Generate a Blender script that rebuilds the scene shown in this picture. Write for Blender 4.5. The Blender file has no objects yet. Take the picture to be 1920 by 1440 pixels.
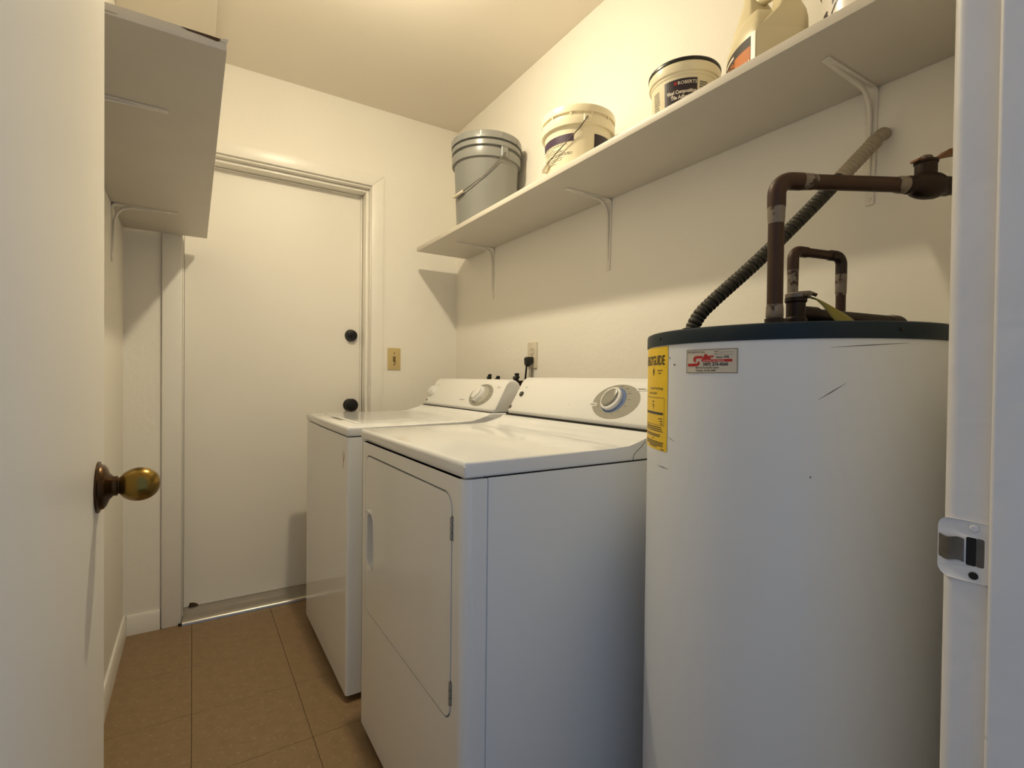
import bpy, bmesh, math, random
from math import sin, cos, pi, radians, hypot, atan2
from mathutils import Vector, Matrix
from mathutils.geometry import tessellate_polygon

random.seed(7)
SC = bpy.context.scene
COL = SC.collection

# ------------------------------------------------------------------ camera
CAM_H = 1.0744
YAW, PITCH, ROLL = radians(32.4634), radians(-0.7103), radians(0.6311)
cam = bpy.data.cameras.new('camera')
cam.sensor_fit = 'HORIZONTAL'
cam.sensor_width = 36.0
cam.lens = 941.55 / 1920.0 * 36.0
cam.clip_start = 0.01
cam_o = bpy.data.objects.new('camera', cam)
COL.objects.link(cam_o)
fwd = Vector((sin(YAW) * cos(PITCH), cos(YAW) * cos(PITCH), sin(PITCH)))
rgt = Vector((cos(YAW), -sin(YAW), 0))
upv = rgt.cross(fwd)
r2 = rgt * cos(ROLL) + upv * sin(ROLL)
u2 = -rgt * sin(ROLL) + upv * cos(ROLL)
cam_o.matrix_world = Matrix(((r2.x, u2.x, -fwd.x, 0), (r2.y, u2.y, -fwd.y, 0),
                             (r2.z, u2.z, -fwd.z, CAM_H), (0, 0, 0, 1)))
SC.camera = cam_o

# ------------------------------------------------------------------ world (daylight reaching the doorway) and exposure
DAY = (0.43, 0.64, 1.0)
DAY_STRENGTH = 0.60
BULB_COL = (1.0, 0.875, 0.62)
BULB_STRENGTH = 1140.0
w = bpy.data.worlds.new('world')
SC.world = w
w.use_nodes = True
w.node_tree.nodes['Background'].inputs[0].default_value = (*DAY, 1)
w.node_tree.nodes['Background'].inputs[1].default_value = DAY_STRENGTH
SC.view_settings.view_transform = 'Standard'
SC.view_settings.look = 'None'
SC.view_settings.gamma = 1.0
SC.view_settings.use_curve_mapping = False
SC.view_settings.exposure = 0.0
SC.cycles.use_light_tree = False          # one lamp only: plain sampling is quicker

# ------------------------------------------------------------------ materials
def lin(c):
    return c / 12.92 if c <= 0.04045 else ((c + 0.055) / 1.055) ** 2.4

def rgb(h):
    h = h.lstrip('#')
    return tuple(lin(int(h[i:i + 2], 16) / 255) for i in (0, 2, 4))

MATS = {}
def mat(name, col, rough=0.5, metal=0.0, var=0.04, scale=6.0, bump=0.0, bscale=60.0, spec=0.5, coat=0.0,
        speck=None, speck_scale=40.0, speck_thr=0.7):
    if name in MATS:
        return MATS[name]
    m = bpy.data.materials.new(name)
    m.use_nodes = True
    nt = m.node_tree
    b = nt.nodes['Principled BSDF']
    b.inputs['Roughness'].default_value = rough
    b.inputs['Metallic'].default_value = metal
    b.inputs['Specular IOR Level'].default_value = spec
    b.inputs['Coat Weight'].default_value = coat
    b.inputs['Coat Roughness'].default_value = 0.12
    c = rgb(col) if isinstance(col, str) else col
    tc = nt.nodes.new('ShaderNodeTexCoord')
    nz = nt.nodes.new('ShaderNodeTexNoise')
    nz.inputs['Scale'].default_value = scale
    nz.inputs['Detail'].default_value = 1.0 if var < 0.08 else 3.0
    nt.links.new(tc.outputs['Object'], nz.inputs['Vector'])
    mx = nt.nodes.new('ShaderNodeMix')
    mx.data_type = 'RGBA'
    mx.inputs[6].default_value = (*[x * (1 - var) for x in c], 1)
    mx.inputs[7].default_value = (*[min(1, x * (1 + var)) for x in c], 1)
    nt.links.new(nz.outputs['Fac'], mx.inputs[0])
    out = mx.outputs[2]
    if speck:
        n2 = nt.nodes.new('ShaderNodeTexNoise')
        n2.inputs['Scale'].default_value = speck_scale
        n2.inputs['Detail'].default_value = 3
        nt.links.new(tc.outputs['Object'], n2.inputs['Vector'])
        mr = nt.nodes.new('ShaderNodeMapRange')
        mr.inputs['From Min'].default_value = speck_thr - 0.04
        mr.inputs['From Max'].default_value = speck_thr + 0.04
        nt.links.new(n2.outputs['Fac'], mr.inputs['Value'])
        m2 = nt.nodes.new('ShaderNodeMix')
        m2.data_type = 'RGBA'
        s = rgb(speck) if isinstance(speck, str) else speck
        m2.inputs[7].default_value = (*s, 1)
        nt.links.new(mr.outputs['Result'], m2.inputs[0])
        nt.links.new(out, m2.inputs[6])
        out = m2.outputs[2]
    nt.links.new(out, b.inputs['Base Color'])
    if bump:
        n3 = nt.nodes.new('ShaderNodeTexNoise')
        n3.inputs['Scale'].default_value = bscale
        n3.inputs['Detail'].default_value = 1.5
        nt.links.new(tc.outputs['Object'], n3.inputs['Vector'])
        bp = nt.nodes.new('ShaderNodeBump')
        bp.inputs['Strength'].default_value = bump
        bp.inputs['Distance'].default_value = 0.004
        nt.links.new(n3.outputs['Fac'], bp.inputs['Height'])
        nt.links.new(bp.outputs['Normal'], b.inputs['Normal'])
    MATS[name] = m
    return m

WALL = mat('wall_paint', (0.865, 0.825, 0.745), 0.6, var=0.02, scale=3, bump=0.22, bscale=45, spec=0.15)
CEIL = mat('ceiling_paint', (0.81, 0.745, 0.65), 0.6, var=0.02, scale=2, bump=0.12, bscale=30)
DOORP = mat('door_paint', (0.865, 0.825, 0.75), 0.40, var=0.025, scale=2.5, bump=0.10, bscale=14, spec=0.25)
TRIMP = mat('trim_paint', (0.85, 0.815, 0.74), 0.32, var=0.03, scale=8, bump=0.10, bscale=40)
JAMBP = mat('jamb_paint', (0.72, 0.69, 0.66), 0.45, var=0.05, scale=14, bump=0.14, bscale=70, speck='4d4944', speck_scale=22, speck_thr=0.74)
SHELFP = mat('shelf_paint', (0.66, 0.61, 0.53), 0.45, var=0.04, scale=7, bump=0.10, bscale=50)
BRACKP = mat('bracket_paint', (0.80, 0.75, 0.67), 0.45, var=0.03, scale=20, bump=0.15, bscale=90)
TILE = mat('tile_vinyl', '8a7050', 0.45, var=0.24, scale=30, bump=0.05, bscale=80, speck='99835f', speck_scale=75, speck_thr=0.64)
GROUT = mat('tile_joint', '54402b', 0.8)
ENAM = mat('white_enamel', (0.85, 0.85, 0.84), 0.10, var=0.012, scale=3, bump=0.006, bscale=90)
PLAST = mat('white_plastic', (0.85, 0.84, 0.81), 0.30, var=0.012, scale=4)
DARK = mat('dark_gap', '14120f', 0.8)
BLACKP = mat('black_plastic', '0c0b0a', 0.35)
BLACKM = mat('black_metal', '0b0a09', 0.38, spec=0.4)
GREYP = mat('grey_console_print', '9b988c', 0.4)
BLUEP = mat('blue_console_print', '5a6f9c', 0.4)
INK = mat('dark_print', '2a2520', 0.5)
GREYINK = mat('grey_print', '77726a', 0.5)
SILV = mat('silver_plastic', '9c9a92', 0.28, metal=0.4)
TANK = mat('tank_enamel', (0.74, 0.75, 0.76), 0.33, var=0.02, scale=5, bump=0.03, bscale=30)
TANKTOP = mat('tank_top_blue', '0e212c', 0.5, var=0.25, scale=9, spec=0.3)
YEL = mat('yellow_label', 'e8c000', 0.45, var=0.05)
STICK = mat('sticker_paper', 'c9c0b0', 0.35, var=0.03)
RED = mat('red_print', 'b01820', 0.4)
PINK = mat('pale_print', 'e8b0a8', 0.4)
COPPER = mat('old_copper', '3b2416', 0.48, metal=0.3, var=0.35, scale=22)
COPDK = mat('dark_copper', '26170e', 0.5, metal=0.25, var=0.35, scale=30)
SOLDER = mat('solder_joint', '7f7468', 0.5, metal=0.35, var=0.35, scale=70, speck='3f2c1c', speck_scale=55, speck_thr=0.58)
COND = mat('conduit_jacket', '2f2a1e', 0.55, var=0.3, scale=40)
CONDW = mat('conduit_painted', 'a89b86', 0.55, var=0.12, scale=60, bump=0.3, bscale=90)
TAG = mat('tag_yellow', '857a26', 0.45, var=0.25, scale=60)
BRASSV = mat('valve_brass', '25160b', 0.45, metal=0.5, var=0.3, scale=30)
LEVER = mat('lever_rust', '6b4526', 0.5, metal=0.3, var=0.3, scale=40)
GREYB = mat('grey_bucket', '80807c', 0.32, var=0.03, scale=8)
WIRE = mat('galvanised_wire', '6f6b64', 0.4, metal=0.7)
DWIRE = mat('dark_wire', '463a2c', 0.45, metal=0.5)
PAIL = mat('pail_white', 'ece2c4', 0.32, var=0.02)
PURP = mat('purple_print', '45324a', 0.4, var=0.08)
DPURP = mat('dark_purple_print', '281a26', 0.4, var=0.05)
JUG = mat('jug_plastic', 'd8cba6', 0.36, var=0.03, scale=12)
BLKLAB = mat('black_label', '2c201a', 0.6)
ORNG = mat('orange_label', 'c8722a', 0.6)
WHITEPR = mat('white_print', 'efe6d6', 0.4)
BRASS = mat('antique_brass', '8a6f34', 0.26, metal=0.9, var=0.15, scale=30)
BRASSD = mat('antique_brass_dark', '4c3620', 0.32, metal=0.85, var=0.2, scale=30)
STEEL = mat('worn_steel', '6b6761', 0.42, metal=0.7, var=0.5, scale=80)
ALU = mat('aluminium', 'b6b0a6', 0.30, metal=0.85, var=0.08, scale=30)
IVORY = mat('ivory_plastic', 'c9b27c', 0.35)
IVORYD = mat('ivory_dark', '6e5c38', 0.4)
CLEARW = mat('outlet_white', 'd6ccb8', 0.35)
WOODB = mat('bare_wood', '4a3521', 0.8, var=0.3, scale=90)
STAIN = mat('tape_residue', 'b99268', 0.5, var=0.15, scale=60)
SCUFF = mat('scuff', '5d5a56', 0.6)
CERAM = mat('lamp_ceramic', 'e9e4da', 0.3)

# ------------------------------------------------------------------ mesh helpers
class MB:
    def __init__(s):
        s.v, s.f = [], []
    def add(s, vs, fs):
        o = len(s.v)
        s.v += [tuple(p) for p in vs]
        s.f += [tuple(i + o for i in f) for f in fs]
        return s
    def bm(s, bm):
        bm.verts.ensure_lookup_table()
        for i, vv in enumerate(bm.verts):
            vv.index = i
        s.add([v.co[:] for v in bm.verts], [[v.index for v in f.verts] for f in bm.faces])
        bm.free()
        return s
    def box(s, x0, x1, y0, y1, z0, z1, bev=0.0, seg=2):
        b = bmesh.new()
        bmesh.ops.create_cube(b, size=1.0)
        for v in b.verts:
            v.co = Vector(((x0 + x1) / 2 + v.co.x * (x1 - x0), (y0 + y1) / 2 + v.co.y * (y1 - y0),
                           (z0 + z1) / 2 + v.co.z * (z1 - z0)))
        if bev:
            bmesh.ops.bevel(b, geom=list(b.edges), offset=bev, segments=seg, affect='EDGES', profile=0.5)
        return s.bm(b)
    def prism(s, pts, fn, w0, w1, bev=0.0, seg=2):
        """2D outline pts extruded from w0 to w1; fn(u, v, w) -> xyz; bev rounds every edge"""
        b = bmesh.new()
        lo = [b.verts.new((u, v, w0)) for u, v in pts]
        hi = [b.verts.new((u, v, w1)) for u, v in pts]
        n = len(pts)
        b.faces.new(lo[::-1]); b.faces.new(hi)
        for i in range(n):
            b.faces.new((lo[i], lo[(i + 1) % n], hi[(i + 1) % n], hi[i]))
        if bev:
            ed = [e for e in b.edges if abs(e.verts[0].co.z - e.verts[1].co.z) < 1e-9]
            bmesh.ops.bevel(b, geom=ed, offset=bev, segments=seg, affect='EDGES', profile=0.5)
        for v in b.verts:
            v.co = Vector(fn(*v.co))
        bmesh.ops.recalc_face_normals(b, faces=list(b.faces))
        return s.bm(b)
    def holed(s, outer, holes, fn, w0, w1, floor=None):
        """front plate at w1 with holes, outer walls to w0; hole walls go to w0 (or to floor, closed)"""
        loops = [outer] + holes
        allp = [p for l in loops for p in l]
        tris = tessellate_polygon([[Vector((p[0], p[1], 0)) for p in l] for l in loops])
        o = len(s.v)
        s.v += [tuple(fn(p[0], p[1], w1)) for p in allp]
        s.f += [tuple(o + i for i in t) for t in tris]
        k = 0
        for li, l in enumerate(loops):
            n = len(l)
            wb = w0 if (li == 0 or floor is None) else floor
            b = len(s.v)
            s.v += [tuple(fn(p[0], p[1], wb)) for p in l]
            for i in range(n):
                s.f.append((o + k + i, o + k + (i + 1) % n, b + (i + 1) % n, b + i))
            if li > 0 and floor is not None:
                s.f.append(tuple(b + i for i in range(n)))
            k += n
        return s
    def lathe(s, prof, c=(0, 0, 0), seg=32, axis='Z'):
        """prof: list of (r, h)"""
        vs, fs = [], []
        for r, h in prof:
            for i in range(seg):
                a = 2 * pi * i / seg
                p = (r * cos(a), r * sin(a), h)
                if axis == 'X':
                    p = (h, r * cos(a), r * sin(a))
                elif axis == 'Y':
                    p = (r * cos(a), h, r * sin(a))
                vs.append((p[0] + c[0], p[1] + c[1], p[2] + c[2]))
        for j in range(len(prof) - 1):
            for i in range(seg):
                k = (i + 1) % seg
                fs.append((j * seg + i, j * seg + k, (j + 1) * seg + k, (j + 1) * seg + i))
        fs.append(tuple(range(seg))[::-1])
        fs.append(tuple((len(prof) - 1) * seg + i for i in range(seg)))
        return s.add(vs, fs)
    def lathe_dir(s, prof, c, d, seg=24):
        d = Vector(d).normalized()
        u = d.orthogonal().normalized(); v = d.cross(u)
        vs, fs = [], []
        for r, h in prof:
            for i in range(seg):
                a = 2 * pi * i / seg
                vs.append(tuple(Vector(c) + d * h + u * (r * cos(a)) + v * (r * sin(a))))
        for j in range(len(prof) - 1):
            for i in range(seg):
                k = (i + 1) % seg
                fs.append((j * seg + i, j * seg + k, (j + 1) * seg + k, (j + 1) * seg + i))
        fs.append(tuple(range(seg))[::-1])
        fs.append(tuple((len(prof) - 1) * seg + i for i in range(seg)))
        return s.add(vs, fs)
    def tube(s, pts, r, seg=10, closed_ends=True):
        pts = [Vector(p) for p in pts]
        n = len(pts)
        rs = r if isinstance(r, (list, tuple)) else [r] * n
        vs, fs = [], []
        u = None
        for i in range(n):
            t = (pts[min(i + 1, n - 1)] - pts[max(i - 1, 0)]).normalized()
            if u is None:
                u = t.orthogonal().normalized()
            else:
                u = (u - t * u.dot(t)).normalized()
            v = t.cross(u)
            for k in range(seg):
                a = 2 * pi * k / seg
                vs.append(tuple(pts[i] + u * (rs[i] * cos(a)) + v * (rs[i] * sin(a))))
        for i in range(n - 1):
            for k in range(seg):
                l = (k + 1) % seg
                fs.append((i * seg + k, i * seg + l, (i + 1) * seg + l, (i + 1) * seg + k))
        fs.append(tuple(range(seg))[::-1])
        fs.append(tuple((n - 1) * seg + k for k in range(seg)))
        return s.add(vs, fs)
    def sheet(s, fn, nu, nv, thick=None):
        """grid fn(i/nu, j/nv) -> xyz"""
        vs = [fn(i / nu, j / nv) for i in range(nu + 1) for j in range(nv + 1)]
        fs = [(i * (nv + 1) + j, (i + 1) * (nv + 1) + j, (i + 1) * (nv + 1) + j + 1, i * (nv + 1) + j + 1)
              for i in range(nu) for j in range(nv)]
        return s.add(vs, fs)

def worldloc(o):
    v = Vector((0, 0, 0))
    while o is not None:
        v += o.location
        o = o.parent
    return v

def link(name, mb, m, parent=None, smooth=35, origin=None, fix=True):
    """links the collected shapes (world coordinates) as one mesh object"""
    me = bpy.data.meshes.new(name)
    if parent is not None:
        off = worldloc(parent)
    else:
        if origin is None:
            xs = [p[0] for p in mb.v]; ys = [p[1] for p in mb.v]; zs = [p[2] for p in mb.v]
            origin = ((min(xs) + max(xs)) / 2, (min(ys) + max(ys)) / 2, min(zs))
        off = Vector(origin)
    me.from_pydata([(p[0] - off.x, p[1] - off.y, p[2] - off.z) for p in mb.v], [], mb.f)
    if fix:
        b = bmesh.new(); b.from_mesh(me)
        bmesh.ops.recalc_face_normals(b, faces=list(b.faces))
        b.to_mesh(me); b.free()
    me.materials.append(m)
    if smooth:
        me.polygons.foreach_set('use_smooth', [True] * len(me.polygons))
        me.set_sharp_from_angle(angle=radians(smooth))
    me.update()
    o = bpy.data.objects.new(name, me)
    COL.objects.link(o)
    if parent is not None:
        o.parent = parent
    else:
        o.location = off
    return o

def tag(o, label=None, cat=None, group=None, kind=None):
    if label: o['label'] = label
    if cat: o['category'] = cat
    if group: o['group'] = group
    if kind: o['kind'] = kind
    return o

def thing(name, loc, label, cat, group=None, kind=None):
    o = bpy.data.objects.new(name, None)
    o.empty_display_size = 0.05
    o.location = loc
    COL.objects.link(o)
    return tag(o, label, cat, group, kind)

def rrect(u0, u1, v0, v1, r, seg=5):
    pts = []
    rr = r if isinstance(r, (list, tuple)) else [r] * 4      # corners: (u1,v0) (u1,v1) (u0,v1) (u0,v0)
    for (cu, cv, a0), q in zip(((u1, v0, -90), (u1, v1, 0), (u0, v1, 90), (u0, v0, 180)), rr):
        su = -1 if cu == u1 else 1
        sv = 1 if cv == v0 else -1
        for i in range(seg + 1):
            a = radians(a0 + 90 * i / seg)
            pts.append((cu + su * q + q * cos(a), cv + sv * q + q * sin(a)))
    return pts

def ellipse(cu, cv, ru, rv, n=36):
    return [(cu + ru * cos(2 * pi * i / n), cv + rv * sin(2 * pi * i / n)) for i in range(n)]

_tc = {}
def text2d(txt, size, sx=1.0, bold=0.0, align='LEFT', maxw=None):
    """flat triangles of a line of text in (u, v), baseline at v = 0"""
    key = (txt, bold)
    if key not in _tc:
        cu = bpy.data.curves.new('t', 'FONT')
        cu.body = txt
        cu.size = 1.0
        cu.resolution_u = 2
        cu.offset = bold
        ob = bpy.data.objects.new('t', cu)
        COL.objects.link(ob)
        dg = bpy.context.evaluated_depsgraph_get()
        me = bpy.data.meshes.new_from_object(ob.evaluated_get(dg))
        vs = [(v.co.x, v.co.y) for v in me.vertices]
        fs = [tuple(p.vertices) for p in me.polygons]
        bpy.data.objects.remove(ob); bpy.data.curves.remove(cu); bpy.data.meshes.remove(me)
        _tc[key] = (vs, fs)
    vs, fs = _tc[key]
    x0 = min(v[0] for v in vs); x1 = max(v[0] for v in vs)
    k = size
    kx = size * sx
    if maxw and (x1 - x0) * kx > maxw:
        kx = maxw / (x1 - x0)
    wdt = (x1 - x0) * kx
    sh = {'LEFT': 0, 'CENTER': -wdt / 2, 'RIGHT': -wdt}[align]
    return [((v[0] - x0) * kx + sh, v[1] * k) for v in vs], fs

def put_text(mb, txt, u, v, size, fn, w, sx=1.0, bold=0.0, align='LEFT', maxw=None):
    vs, fs = text2d(txt, size, sx, bold, align, maxw)
    mb.add([fn(u + a, v + b, w) for a, b in vs], fs)

def quad(mb, u0, u1, v0, v1, fn, w, nu=1):
    for i in range(nu):
        a = u0 + (u1 - u0) * i / nu; b = u0 + (u1 - u0) * (i + 1) / nu
        mb.add([fn(a, v0, w), fn(b, v0, w), fn(b, v1, w), fn(a, v1, w)], [(0, 1, 2, 3)])

def poly(mb, pts, fn, w):
    mb.add([fn(p[0], p[1], w) for p in pts], [tuple(range(len(pts)))])

# ------------------------------------------------------------------ room dimensions
XR, XL = 1.2582, -0.238          # right and left wall faces
YB = 2.5716                      # back wall face
YF0, YF1 = 0.050, 0.1721         # doorway wall: hall face, room face
ZC = 2.4489
JX = 0.5756                      # right jamb face of the near doorway
DX = -0.0986                     # face of the open door
XYZ = lambda u, v, w: (u, v, w)
XZ = lambda u, v, w: (u, w, v)   # outline in XZ, extruded along Y
YZ = lambda u, v, w: (w, u, v)   # outline in YZ, extruded along X

# floor with vinyl tiles
m = MB().box(XL - 0.1, XR + 0.1, -0.9, YB + 0.2, -0.06, -0.0025)
floor = tag(link('floor', m, GROUT), 'brown speckled vinyl tile floor of the laundry room', 'floor', kind='structure')
TS = 0.305
bounds = []
tile_mesh = None
y = 1.56 - 6 * TS
while y < YB:
    x = -TS
    while x < XR:
        x0, x1, y0, y1 = max(x, XL), min(x + TS, XR), y, min(y + TS, YB + 0.06)
        if x1 - x0 > 0.02 and y1 - y0 > 0.02:
            bounds.append((x0, x1, y0, y1))
        x += TS
    y += TS
for (x0, x1, y0, y1) in bounds:
    full = x1 - x0 > TS - 0.001 and y1 - y0 > TS - 0.001
    if full and tile_mesh is not None:
        o = bpy.data.objects.new('tile', tile_mesh); COL.objects.link(o); o.parent = floor
        o.location = Vector((x0, y0, 0)) - floor.location
        continue
    g = 0.0007
    mb = MB().box(g, x1 - x0 - g, g, y1 - y0 - g, -0.003, 0.0, 0.0006, 1)
    me = bpy.data.meshes.new('tile')
    me.from_pydata(mb.v, [], mb.f); me.materials.append(TILE); me.update()
    if full: tile_mesh = me
    o = bpy.data.objects.new('tile', me); COL.objects.link(o); o.parent = floor
    o.location = Vector((x0, y0, 0)) - floor.location

# ceiling, soffit, walls
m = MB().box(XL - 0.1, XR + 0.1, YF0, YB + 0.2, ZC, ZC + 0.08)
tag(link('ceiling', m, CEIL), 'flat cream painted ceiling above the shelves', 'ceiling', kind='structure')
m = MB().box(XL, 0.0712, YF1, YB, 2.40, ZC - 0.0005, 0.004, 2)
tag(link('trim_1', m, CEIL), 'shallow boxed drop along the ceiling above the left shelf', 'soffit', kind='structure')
m = MB().box(XR, XR + 0.1, YF0, YB + 0.2, -0.0, ZC)
tag(link('wall_right', m, WALL), 'cream painted wall behind the washer and dryer', 'wall', kind='structure')
m = MB().box(XL - 0.1, XL, YF0, YB + 0.2, 0, ZC)
tag(link('wall_left', m, WALL), 'cream painted wall behind the open door', 'wall', kind='structure')
OX0, OX1, OZ = -0.1125, 0.80, 2.062       # rough opening of the back door
m = MB().box(XL, OX0, YB, YB + 0.1, 0, ZC).box(OX1, XR, YB, YB + 0.1, 0, ZC).box(OX0, OX1, YB, YB + 0.1, OZ, ZC)
tag(link('wall_back', m, WALL, smooth=0), 'cream painted end wall around the flush door', 'wall', kind='structure')
EX0, EX1, EZ = DX - 0.025, JX + 0.02, 2.05
m = MB().box(XL, EX0, YF0, YF1, 0, ZC).box(EX1, XR, YF0, YF1, 0, ZC).box(EX0, EX1, YF0, YF1, EZ, ZC)
tag(link('wall_front', m, WALL, smooth=0), 'cream painted wall around the near doorway', 'wall', kind='structure')

# baseboards
bp = lambda t: [(0, 0), (t, 0), (t, 0.066), (t * 0.55, 0.0796), (0, 0.0796)]
m = MB().prism([(XL + a, b) for a, b in bp(0.012)], XZ, 0.88, YB, 0)
tag(link('baseboard_left', m, TRIMP), 'painted baseboard along the left wall behind the door', 'baseboard', kind='structure')
m = MB().prism([(YB - a, b) for a, b in bp(0.012)], YZ, XL + 0.0125, OX0 - 0.001, 0)
tag(link('baseboard_back', m, TRIMP), 'short painted baseboard left of the back door casing', 'baseboard', kind='structure')
m = MB().prism([(YB - a, b) for a, b in bp(0.012)], YZ, 0.834, XR, 0)
tag(link('baseboard_far', m, TRIMP), 'painted baseboard behind the washer, right of the back door', 'baseboard', kind='structure')

# ------------------------------------------------------------------ back door: casing, jambs, stops, slab, threshold
t2 = thing('trim_2', (0.36, YB, 0), 'painted casing and jambs around the flush back door', 'door casing', kind='structure')
CT = 0.014
cz_o, cz_i = 2.1035, 2.0455
cxl, cxli, cxri, cxr = -0.1085, -0.0394, 0.7700, 0.8319
def case(name, pts):
    link(name, MB().prism(pts, XZ, YB - CT, YB - 0.0002, 0.0025, 2), TRIMP, t2)
case('casing', [(cxl, 0), (cxli, 0), (cxli, cz_i), (cxl, cz_o)])
case('casing', [(cxri, 0), (cxr, 0), (cxr, cz_o), (cxri, cz_i)])
case('casing', [(cxl, cz_o), (cxli, cz_i), (cxri, cz_i), (cxr, cz_o)])
def bx(name, mtl, par, *a, **k):
    return link(name, MB().box(*a, **k), mtl, par)
bx('jamb', TRIMP, t2, OX0, -0.0375, YB + 0.0005, YB + 0.16, 0, OZ, bev=0.002)
bx('jamb', TRIMP, t2, 0.7680, OX1 + 0.0, YB + 0.0005, YB + 0.16, 0, OZ, bev=0.002)
bx('head_jamb', TRIMP, t2, -0.0375, 0.7680, YB + 0.0005, YB + 0.16, 2.036, OZ, bev=0.002)
bx('door_stop', TRIMP, t2, 0.7525, 0.7675, YB + 0.030, YB + 0.1035, 0.0, 2.0355, bev=0.003)
bx('door_stop', TRIMP, t2, -0.0370, -0.0330, YB + 0.030, YB + 0.1035, 0.0, 2.0355, bev=0.0015)
bx('door_stop', TRIMP, t2, -0.0325, 0.7520, YB + 0.030, YB + 0.1035, 2.0200, 2.0355, bev=0.003)
bx('weather_strip', TRIMP, t2, 0.7440, 0.7520, YB + 0.092, YB + 0.1035, 0.03, 2.0195, bev=0.003)
bx('weather_strip', TRIMP, t2, -0.0325, 0.7435, YB + 0.092, YB + 0.1035, 2.0130, 2.0195, bev=0.003)
link('gap_backing', MB().box(OX0 - 0.02, OX1 + 0.02, YB + 0.161, YB + 0.175, 0, OZ + 0.02), DARK, t2)  # unseen dark sheet added behind the door to stop daylight leaking in

SB = YB + 0.105
d1 = thing('door_1', (0.36, SB, 0.03), 'flush cream back door with black knob and deadbolt', 'door', kind='structure')
link('door_slab', MB().box(-0.0325, 0.7660, SB, SB + 0.044, 0.0250, 2.0350, 0.0015, 1), DOORP, d1)
kx, kz = (0.6930, 0.9235)
kn = MB().lathe([(0.0, -0.066), (0.012, -0.066), (0.025, -0.063), (0.0325, -0.054), (0.0340, -0.044), (0.028, -0.034), (0.014, -0.026), (0.012, -0.016),
                 (0.024, -0.012), (0.031, -0.006), (0.032, 0.0)], (kx, SB, kz), 32, 'Y')
link('door_knob', kn, BLACKM, d1)
bx_, bz_ = (0.6998, 1.2858)
kn = MB().lathe([(0, -0.030), (0.014, -0.030), (0.024, -0.027), (0.0280, -0.020), (0.0305, -0.008), (0.0325, 0.0)], (bx_, SB, bz_), 32, 'Y')
db = link('deadbolt', kn, BLACKM, d1)
link('thumb_turn', MB().box(bx_ - 0.0045, bx_ + 0.0045, SB - 0.041, SB - 0.0295, bz_ - 0.0135, bz_ + 0.0135, 0.003), BLACKM, db)
link('deadbolt_strip', MB().box(bx_ - 0.0035, bx_ + 0.0035, SB - 0.0035, SB, bz_ - 0.043, bz_ - 0.031, 0.001), TRIMP, d1)
th_prof = [(YB - 0.032, 0), (YB - 0.0315, 0.007), (YB - 0.028, 0.0125), (YB - 0.020, 0.0170), (YB - 0.006, 0.0200), (YB + 0.014, 0.0215), (YB + 0.040, 0.0222), (YB + 0.044, 0.0245), (YB + 0.155, 0.0245), (YB + 0.155, 0)]
th = thing('trim_3', (0.36, YB - 0.01, 0), 'shiny aluminium threshold strip under the back door', 'threshold', kind='structure')
link('threshold_strip', MB().prism(th_prof, YZ, -0.036, 0.765, 0), ALU, th, smooth=50)
ch = MB()
ch.prism([(-0.014, 0.0250), (-0.008, 0.043), (0.006, 0.041), (0.020, 0.034), (0.026, 0.0250)], XZ, YB + 0.1015, YB + 0.1052, 0.0008, 1)
link('broken_corner', ch, WOODB, th)
ch = MB().box(-0.050, -0.037, YB - 0.026, YB - 0.0145, 0.0, 0.010, 0.003)
link('dark_gap', ch, DARK, th)

# ------------------------------------------------------------------ near doorway: jambs, stops, strike plate
t4 = thing('trim_4', (JX, 0.11, 0), 'chipped grey white door jamb with strike plate beside the water heater', 'door jamb', kind='structure')
def rj(x0, x1, y0, y1, r):   # plan outline of the right jamb with a rounded room-side arris
    pts = [(x0, y0), (x1, y0), (x1, y1)]
    for i in range(7):
        a = radians(90 + 90 * i / 6)
        pts.append((x0 + r + r * cos(a), y1 - r + r * sin(a)))
    return pts
link('jamb', MB().prism(rj(JX, JX + 0.0195, YF0 - 0.012, YF1 + 0.002, 0.0105), XYZ, 0, 2.03, 0), JAMBP, t4, smooth=60)
st = rj(JX - 0.0105, JX - 0.0002, 0.097, 0.1395, 0.0035)
link('door_stop', MB().prism(st, XYZ, 0, 2.019, 0), JAMBP, t4, smooth=60)
link('jamb', MB().box(DX - 0.0245, DX - 0.005, YF0 - 0.012, YF1, 0, 2.03, 0.003), JAMBP, t4)
link('head_jamb', MB().box(DX - 0.0245, JX + 0.0195, YF0 - 0.012, YF1, 2.0305, 2.0495, 0.003), JAMBP, t4)
link('door_stop', MB().box(DX - 0.0045, JX - 0.0110, 0.097, 0.137, 2.019, 2.030, 0.002), JAMBP, t4)
sp_z = 0.927
out = rrect(0.1405, 0.1765, sp_z - 0.0265, sp_z + 0.0265, [0.009, 0.009, 0.003, 0.003], 4)
hole = rrect(0.1435, 0.1560, sp_z - 0.0125, sp_z + 0.0125, 0.0015, 2)
sp = MB().holed(out, [hole], lambda u, v, w: (w + (0.35 * max(0, u - 0.168)), u, v), JX + 0.001, JX - 0.0022, floor=JX - 0.0010)
so = link('strike_plate', sp, JAMBP, t4, smooth=40)
link('latch_hole_shade', MB().prism(rrect(0.1492, 0.1558, sp_z - 0.0123, sp_z + 0.0123, 0.001, 2), YZ, JX - 0.0014, JX - 0.0011, 0), DARK, so)  # flat dark patch painting the shade inside the hole
link('latch_wall_lit', MB().prism(rrect(0.1437, 0.1490, sp_z - 0.0123, sp_z + 0.0123, 0.001, 2), YZ, JX - 0.0014, JX - 0.0011, 0), STEEL, so)  # flat steel patch painting the lit inner wall of the hole
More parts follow.
